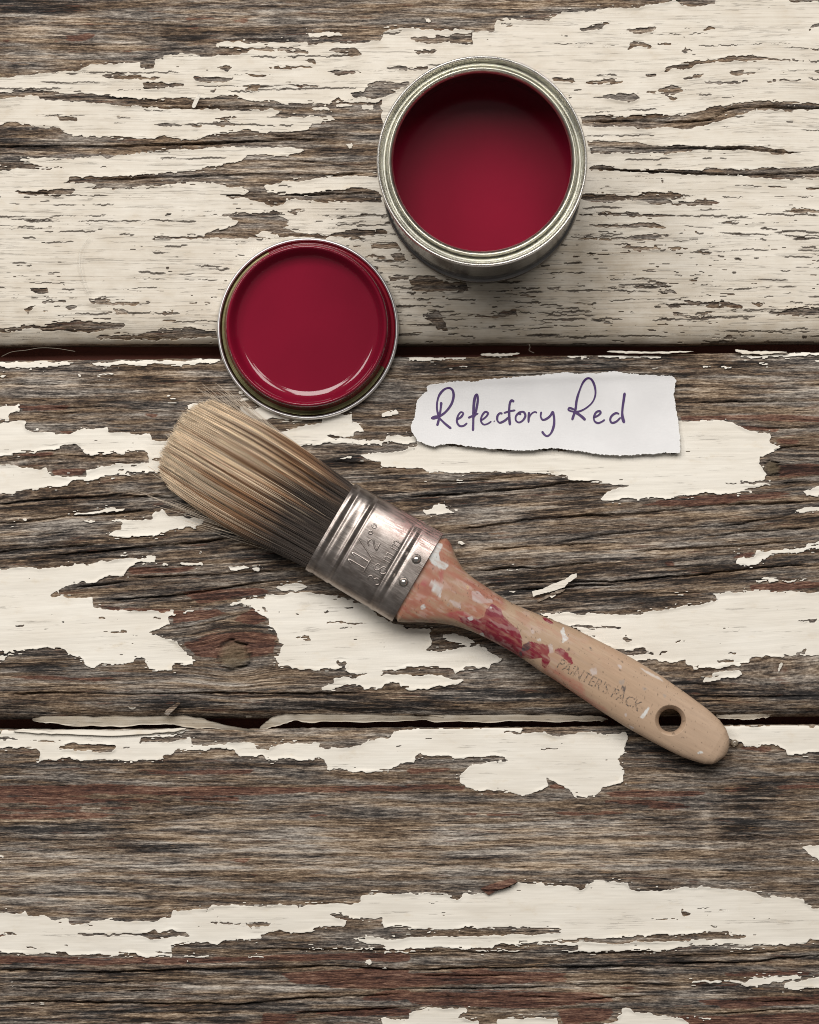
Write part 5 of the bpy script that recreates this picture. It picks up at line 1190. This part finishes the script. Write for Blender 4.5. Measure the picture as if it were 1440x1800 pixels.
for k, (w, s) in enumerate(INK):
    p = catmull(f2(s), 8)
    d = np.gradient(p, axis=0); d /= np.linalg.norm(d, axis=1)[:, None] + 1e-9
    nrm = np.stack([-d[:, 1], d[:, 0]], -1)
    t = np.arange(len(p))
    hw = 0.62 * w * (0.80 + 0.45 * vn(t / 9.0, t * 0 + k, 530)) * np.clip(np.minimum(t + 1.5, len(p) - t + 0.5) / 3, 0.3, 1)
    L_, R_ = p + nrm * hw[:, None], p - nrm * hw[:, None]
    a = np.concatenate([L_, p, R_]); n = len(p)
    z = paper_z(a[:, 0], a[:, 1]) + 0.00012 + k * 0.000004
    c_ = np.stack([(a[:, 0] - NX) * K, (NY - a[:, 1]) * K, z], -1)
    i_ = np.arange(n - 1)
    f_ = np.concatenate([np.stack([i_, i_ + n, i_ + n + 1, i_ + 1], -1), np.stack([i_ + n, i_ + 2 * n, i_ + 2 * n + 1, i_ + n + 1], -1)])
    parts.append((c_, f_))
c_, f_ = join(parts)
m = NT('purple_ink'); nz = m.noise(m.vec(m.obj(), (1200, 1200, 1200)), 2)
link('handwriting', np_mesh('handwriting', c_, [f_]), m.done(col=m.mix(nz, (0.030, 0.008, 0.075), (0.060, 0.020, 0.130)), rough=0.6), paper)

# ---------------------------------------------------------------- loose chips and splinters lying about
def loose(name, label, cat, poly, z0, zfun, th, mat, seed, group=None, stn=(0.0, 0.0, 0.8)):
    xs_ = [a for a, b in poly]; ys_ = [b for a, b in poly]
    ax, bx, ay, by = min(xs_) - 4, max(xs_) + 4, min(ys_) - 4, max(ys_) + 4
    k = 3
    im = np.zeros((int((by - ay) * k) + 2, int((bx - ax) * k) + 2))
    raster([((a - ax) * k, (b - ay) * k) for a, b in poly], 1.0, im); im = blur(im, 1)
    gx = np.arange(ax, bx, 0.7); gy = np.arange(ay, by, 0.7); x, y = np.meshgrid(gx, gy)
    F = samp(im, np.clip((x - ax + 1.4 * (fbm(x / 3, y / 3, seed, 2) - 0.5)) * k, 0, im.shape[1] - 2), np.clip((y - ay + 1.4 * (fbm(x / 3, y / 3, seed + 1, 2) - 0.5)) * k, 0, im.shape[0] - 2))
    F[0] = F[-1] = 0; F[:, 0] = F[:, -1] = 0
    fx, fy, T, Q, Sg = march(F)
    px = gx[0] + fx * 0.7; py = gy[0] + fy * 0.7
    z = z0 + zfun((px - min(xs_)) / (max(xs_) - min(xs_)), (py - min(ys_)) / (max(ys_) - min(ys_))) + 0.0001 * (vn(px / 4, py / 1.2, seed) - 0.5)
    co = np.stack([(px - NX) * K, (NY - py) * K, z], -1)
    bot = co.copy(); bot[:, 2] -= th; n = len(co)
    sk = np.stack([Sg[:, 0], Sg[:, 0] + n, Sg[:, 1] + n, Sg[:, 1]], -1)
    uv = np.stack([px * 0.22 + seed * 13, py * 0.22 + seed * 7], -1)
    me = np_mesh(name, np.concatenate([co, bot]), [T, Q, T[:, ::-1] + n, Q[:, ::-1] + n, sk], attrs={'dirt_shade': np.full(2 * n, 0.1), 'stain': np.tile(stn, (2 * n, 1)), 'knot': np.zeros(2 * n)}, uv=np.concatenate([uv, uv + 0.2]))
    o = link(name, me, mat)
    return tag(o, label, cat, group)
loose('paint_chip', 'slanting white paint chip on bare grey wood to the right of the brush neck', 'paint chip', tile('H', "430 200 470 190 500 175 545 158 572 140 588 137 588 150 560 168 545 185 500 200 450 212 435 218"), 0.0012, lambda a, b: 0.0012 * a + 0.0004 * np.sin(a * 9), 0.00025, CREAM, 601)
loose('wood_splinter', 'thin brown wood sliver lying just under the slanting white paint chip', 'splinter', tile('H', "448 232 480 214 520 196 552 188 540 200 505 214 470 230 452 238"), 0.0008, lambda a, b: 0.0003 * a, 0.0004, WOOD, 603)
loose('paint_chip', 'tiny cream chip at the end of the brown sliver by the slanting chip', 'paint chip', tile('H', "494 216 510 206 516 212 500 224"), 0.0008, lambda a, b: 0.0003 * b, 0.0002, CREAM, 604)
loose('paint_chip', 'small cream paint chip standing on the upper plank left of the tin', 'paint chip', tile('A', "676 376 684 356 700 334 708 336 700 356 688 380 680 382"), 0.0011, lambda a, b: 0.0012 * (1 - b), 0.00025, CREAM, 605)
loose('wood_splinter', 'reddish brown wood splinter at the top edge of the lowest paint band', 'splinter', tile('L', "250 122 275 112 310 100 345 92 362 88 380 98 362 108 330 122 300 134 278 146 262 134"), 0.0012, lambda a, b: 0.0009 * a + 0.0009 * np.exp(-((b - 0.5) / 0.25) ** 2), 0.0012, WOOD, 607, None, (1.3, 0.0, 0.3))
loose('wood_splinter', 'short grey splinter leaning over the lower plank gap near the knot', 'splinter', tile('G', "578 628 590 612 612 598 630 588 636 594 622 608 604 624 590 638"), 0.0004, lambda a, b: 0.0012 * a, 0.0005, WOOD, 609)
loose('paint_chip', 'tiny white crumb of paint beside the upper rear corner of the ferrule', 'paint chip', tile('H', "172 27 186 24 196 32 184 37"), 0.0010, lambda a, b: 0.0002 * a, 0.0003, CREAM, 611)
loose('paint_chip', 'thin pale sliver of paint upright on dark wood below the right paint patch', 'paint chip', tile('H', "1294 478 1300 456 1308 448 1312 454 1306 470 1298 482"), 0.0008, lambda a, b: 0.0008 * (1 - b), 0.0002, CREAM, 613)
# curled strips of paint peeling off into the gaps
def strip(label, pts, wid, z0, roll, parent, tilt=0.0, dirt_shade=0.30):
    """long peeling strip that stays attached to its plank"""
    p = catmull(pts, 10); n = len(p)
    d = np.gradient(p, axis=0); d /= np.linalg.norm(d, axis=1)[:, None]
    nr = np.stack([-d[:, 1], d[:, 0]], -1)
    L = np.linspace(0, 1, n)
    w = wid * np.interp(L, [0, 0.06, 0.3, 0.6, 0.9, 1], [0.25, 0.8, 1, 0.95, 0.6, 0.15]) * (0.55 + 0.9 * fbm(L * 11, L * 0, int(abs(pts[0][0])), 3))
    q = np.linspace(-0.5, 0.5, 7)
    p = p + nr * (2.2 * (fbm(L * 23, L * 0 + 4, int(abs(pts[0][0])) + 2, 3) - 0.5))[:, None]
    P = p[:, None, :] + nr[:, None, :] * (w[:, None] * q[None, :])[..., None]
    z = z0(L)[:, None] + roll * (q[None, :] + 0.5) ** 2 * np.ones((n, 1)) * 0.001 + tilt * (q[None, :] + 0.5) * 0.001
    z = z + 0.0002 * fbm(P[..., 0] / 12, P[..., 1] / 6, 7, 2)
    co = np.stack([(P[..., 0] - NX) * K, (NY - P[..., 1]) * K, z], -1).reshape(-1, 3)
    idx = np.arange(n * 7).reshape(n, 7)
    q4 = np.stack([idx[:-1, :-1], idx[:-1, 1:], idx[1:, 1:], idx[1:, :-1]], -1).reshape(-1, 4)
    bot = co.copy(); bot[:, 2] -= 0.0003; m_ = len(co)
    rim = np.concatenate([idx[0, :-1], idx[:-1, -1], idx[-1, :0:-1], idx[:0:-1, 0]])
    sk = np.stack([rim, np.roll(rim, -1), np.roll(rim, -1) + m_, rim + m_], -1)
    uv = (P * 0.22).reshape(-1, 2)
    me = np_mesh('peeling_strip', np.concatenate([co, bot]), [q4, q4[:, ::-1] + m_, sk], attrs={'dirt_shade': np.full(2 * m_, dirt_shade)}, uv=np.concatenate([uv, uv + 0.1]))
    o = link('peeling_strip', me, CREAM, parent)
    if label: o['label'] = label
    return o
mmz = lambda *v: (lambda L: np.interp(L, np.linspace(0, 1, len(v)), np.array(v) * 0.001))
i2 = lambda s: tile('I', s)
strip('paint strip peeling off the plank edge and bent across the gap', i2("110 52 180 50 300 56 420 56 560 52 640 56 720 66 800 78 895 90"), 18, mmz(-3.4, -3.2, -3.2, -3.2, -3.0, -2.4, -1.2, 0.2, 0.8), -0.3, planks[1], -1.2, 0.95)  # high last value paints the shade under the plank edge into these gap strips
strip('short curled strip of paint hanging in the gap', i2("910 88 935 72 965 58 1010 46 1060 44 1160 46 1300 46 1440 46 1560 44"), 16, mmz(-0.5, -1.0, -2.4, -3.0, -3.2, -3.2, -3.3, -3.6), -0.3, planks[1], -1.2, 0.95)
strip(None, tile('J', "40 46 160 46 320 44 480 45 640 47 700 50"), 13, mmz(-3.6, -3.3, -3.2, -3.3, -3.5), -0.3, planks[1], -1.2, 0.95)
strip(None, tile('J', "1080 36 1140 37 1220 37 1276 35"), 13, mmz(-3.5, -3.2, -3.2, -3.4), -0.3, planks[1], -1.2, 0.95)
strip(None, tile('F', "694 37 780 40 900 40 998 36"), 4.5, mmz(0.4, 0.8, 0.9, 1.4), 1.2, planks[1])
strip(None, tile('F', "1143 32 1180 39 1250 41 1326 39"), 6.5, mmz(1.0, 0.6, 0.4, 1.1), 1.2, planks[1])
strip(None, tile('F', "250 46 300 48 350 47 388 42"), 6.0, mmz(0.2, 0.3, 0.3, 0.6), 0.6, planks[1])
strip(None, tile('I', "50 88 200 92 400 96 560 90 655 80"), 8.0, mmz(0.2, 0.4, 0.5, 0.8, 1.2), 0.8, planks[2])

# fine odds and ends on the boards
def hair(label, pts, rad, col, z=0.0016):
    p = catmull(pts, 10)
    zz = z + 0.0006 * vn(np.arange(len(p)) / 9.0, np.zeros(len(p)), 640)
    co = np.stack([(p[:, 0] - NX) * K, (NY - p[:, 1]) * K, zz], -1)
    c_, f_ = tube(co, rad, 5)
    m = NT('fibre'); mt = m.done(col=col, rough=0.6)
    return tag(link('fibre', np_mesh('fibre', c_, [f_]), mt), label, 'fibre')
hair('long curved white hair lying on the cream paint left of the lid', tile('C', "316 236 298 258 284 290 282 330 290 370 302 408 312 432"), 0.00011, (0.72, 0.68, 0.60))
hair('thin pale hair hanging over the upper gap at its left end', tile('C', "4 652 40 636 90 630 140 622 200 624 262 634"), 0.00009, (0.20, 0.17, 0.13), -0.002)
hair('thin upright hair in the upper gap below the tin', tile('D', "420 608 424 620 420 630 428 636 438 640"), 0.00008, (0.40, 0.34, 0.28), -0.001)
# brittle drop of clear brown resin at the tip of the handle
rs = np.random.default_rng(3)
bm = bmesh.new(); bmesh.ops.create_icosphere(bm, subdivisions=3, radius=1.0)
for v_ in bm.verts:
    n_ = v_.co.copy(); k_ = 1 + 0.35 * (float(vn(n_.x * 2.2 + 5, n_.y * 2.2 + n_.z * 1.7, 650)) - 0.5)
    v_.co = Vector((n_.x * 6.0 * K * k_, n_.y * 6.0 * K * k_, n_.z * 0.0009 * k_))
bmesh.ops.translate(bm, verts=bm.verts, vec=Vector(W(1291, 1306, 0.0012)))
me = bpy.data.meshes.new('resin_drop'); bm.to_mesh(me); bm.free()
me.polygons.foreach_set('use_smooth', np.ones(len(me.polygons), bool))
m = NT('resin'); m.b.inputs['Transmission Weight'].default_value = 0.6
tag(link('resin_drop', me, m.done(col=(0.52, 0.44, 0.34), rough=0.12)), 'small shiny pale brown drop of resin touching the tip of the brush handle', 'resin drop')
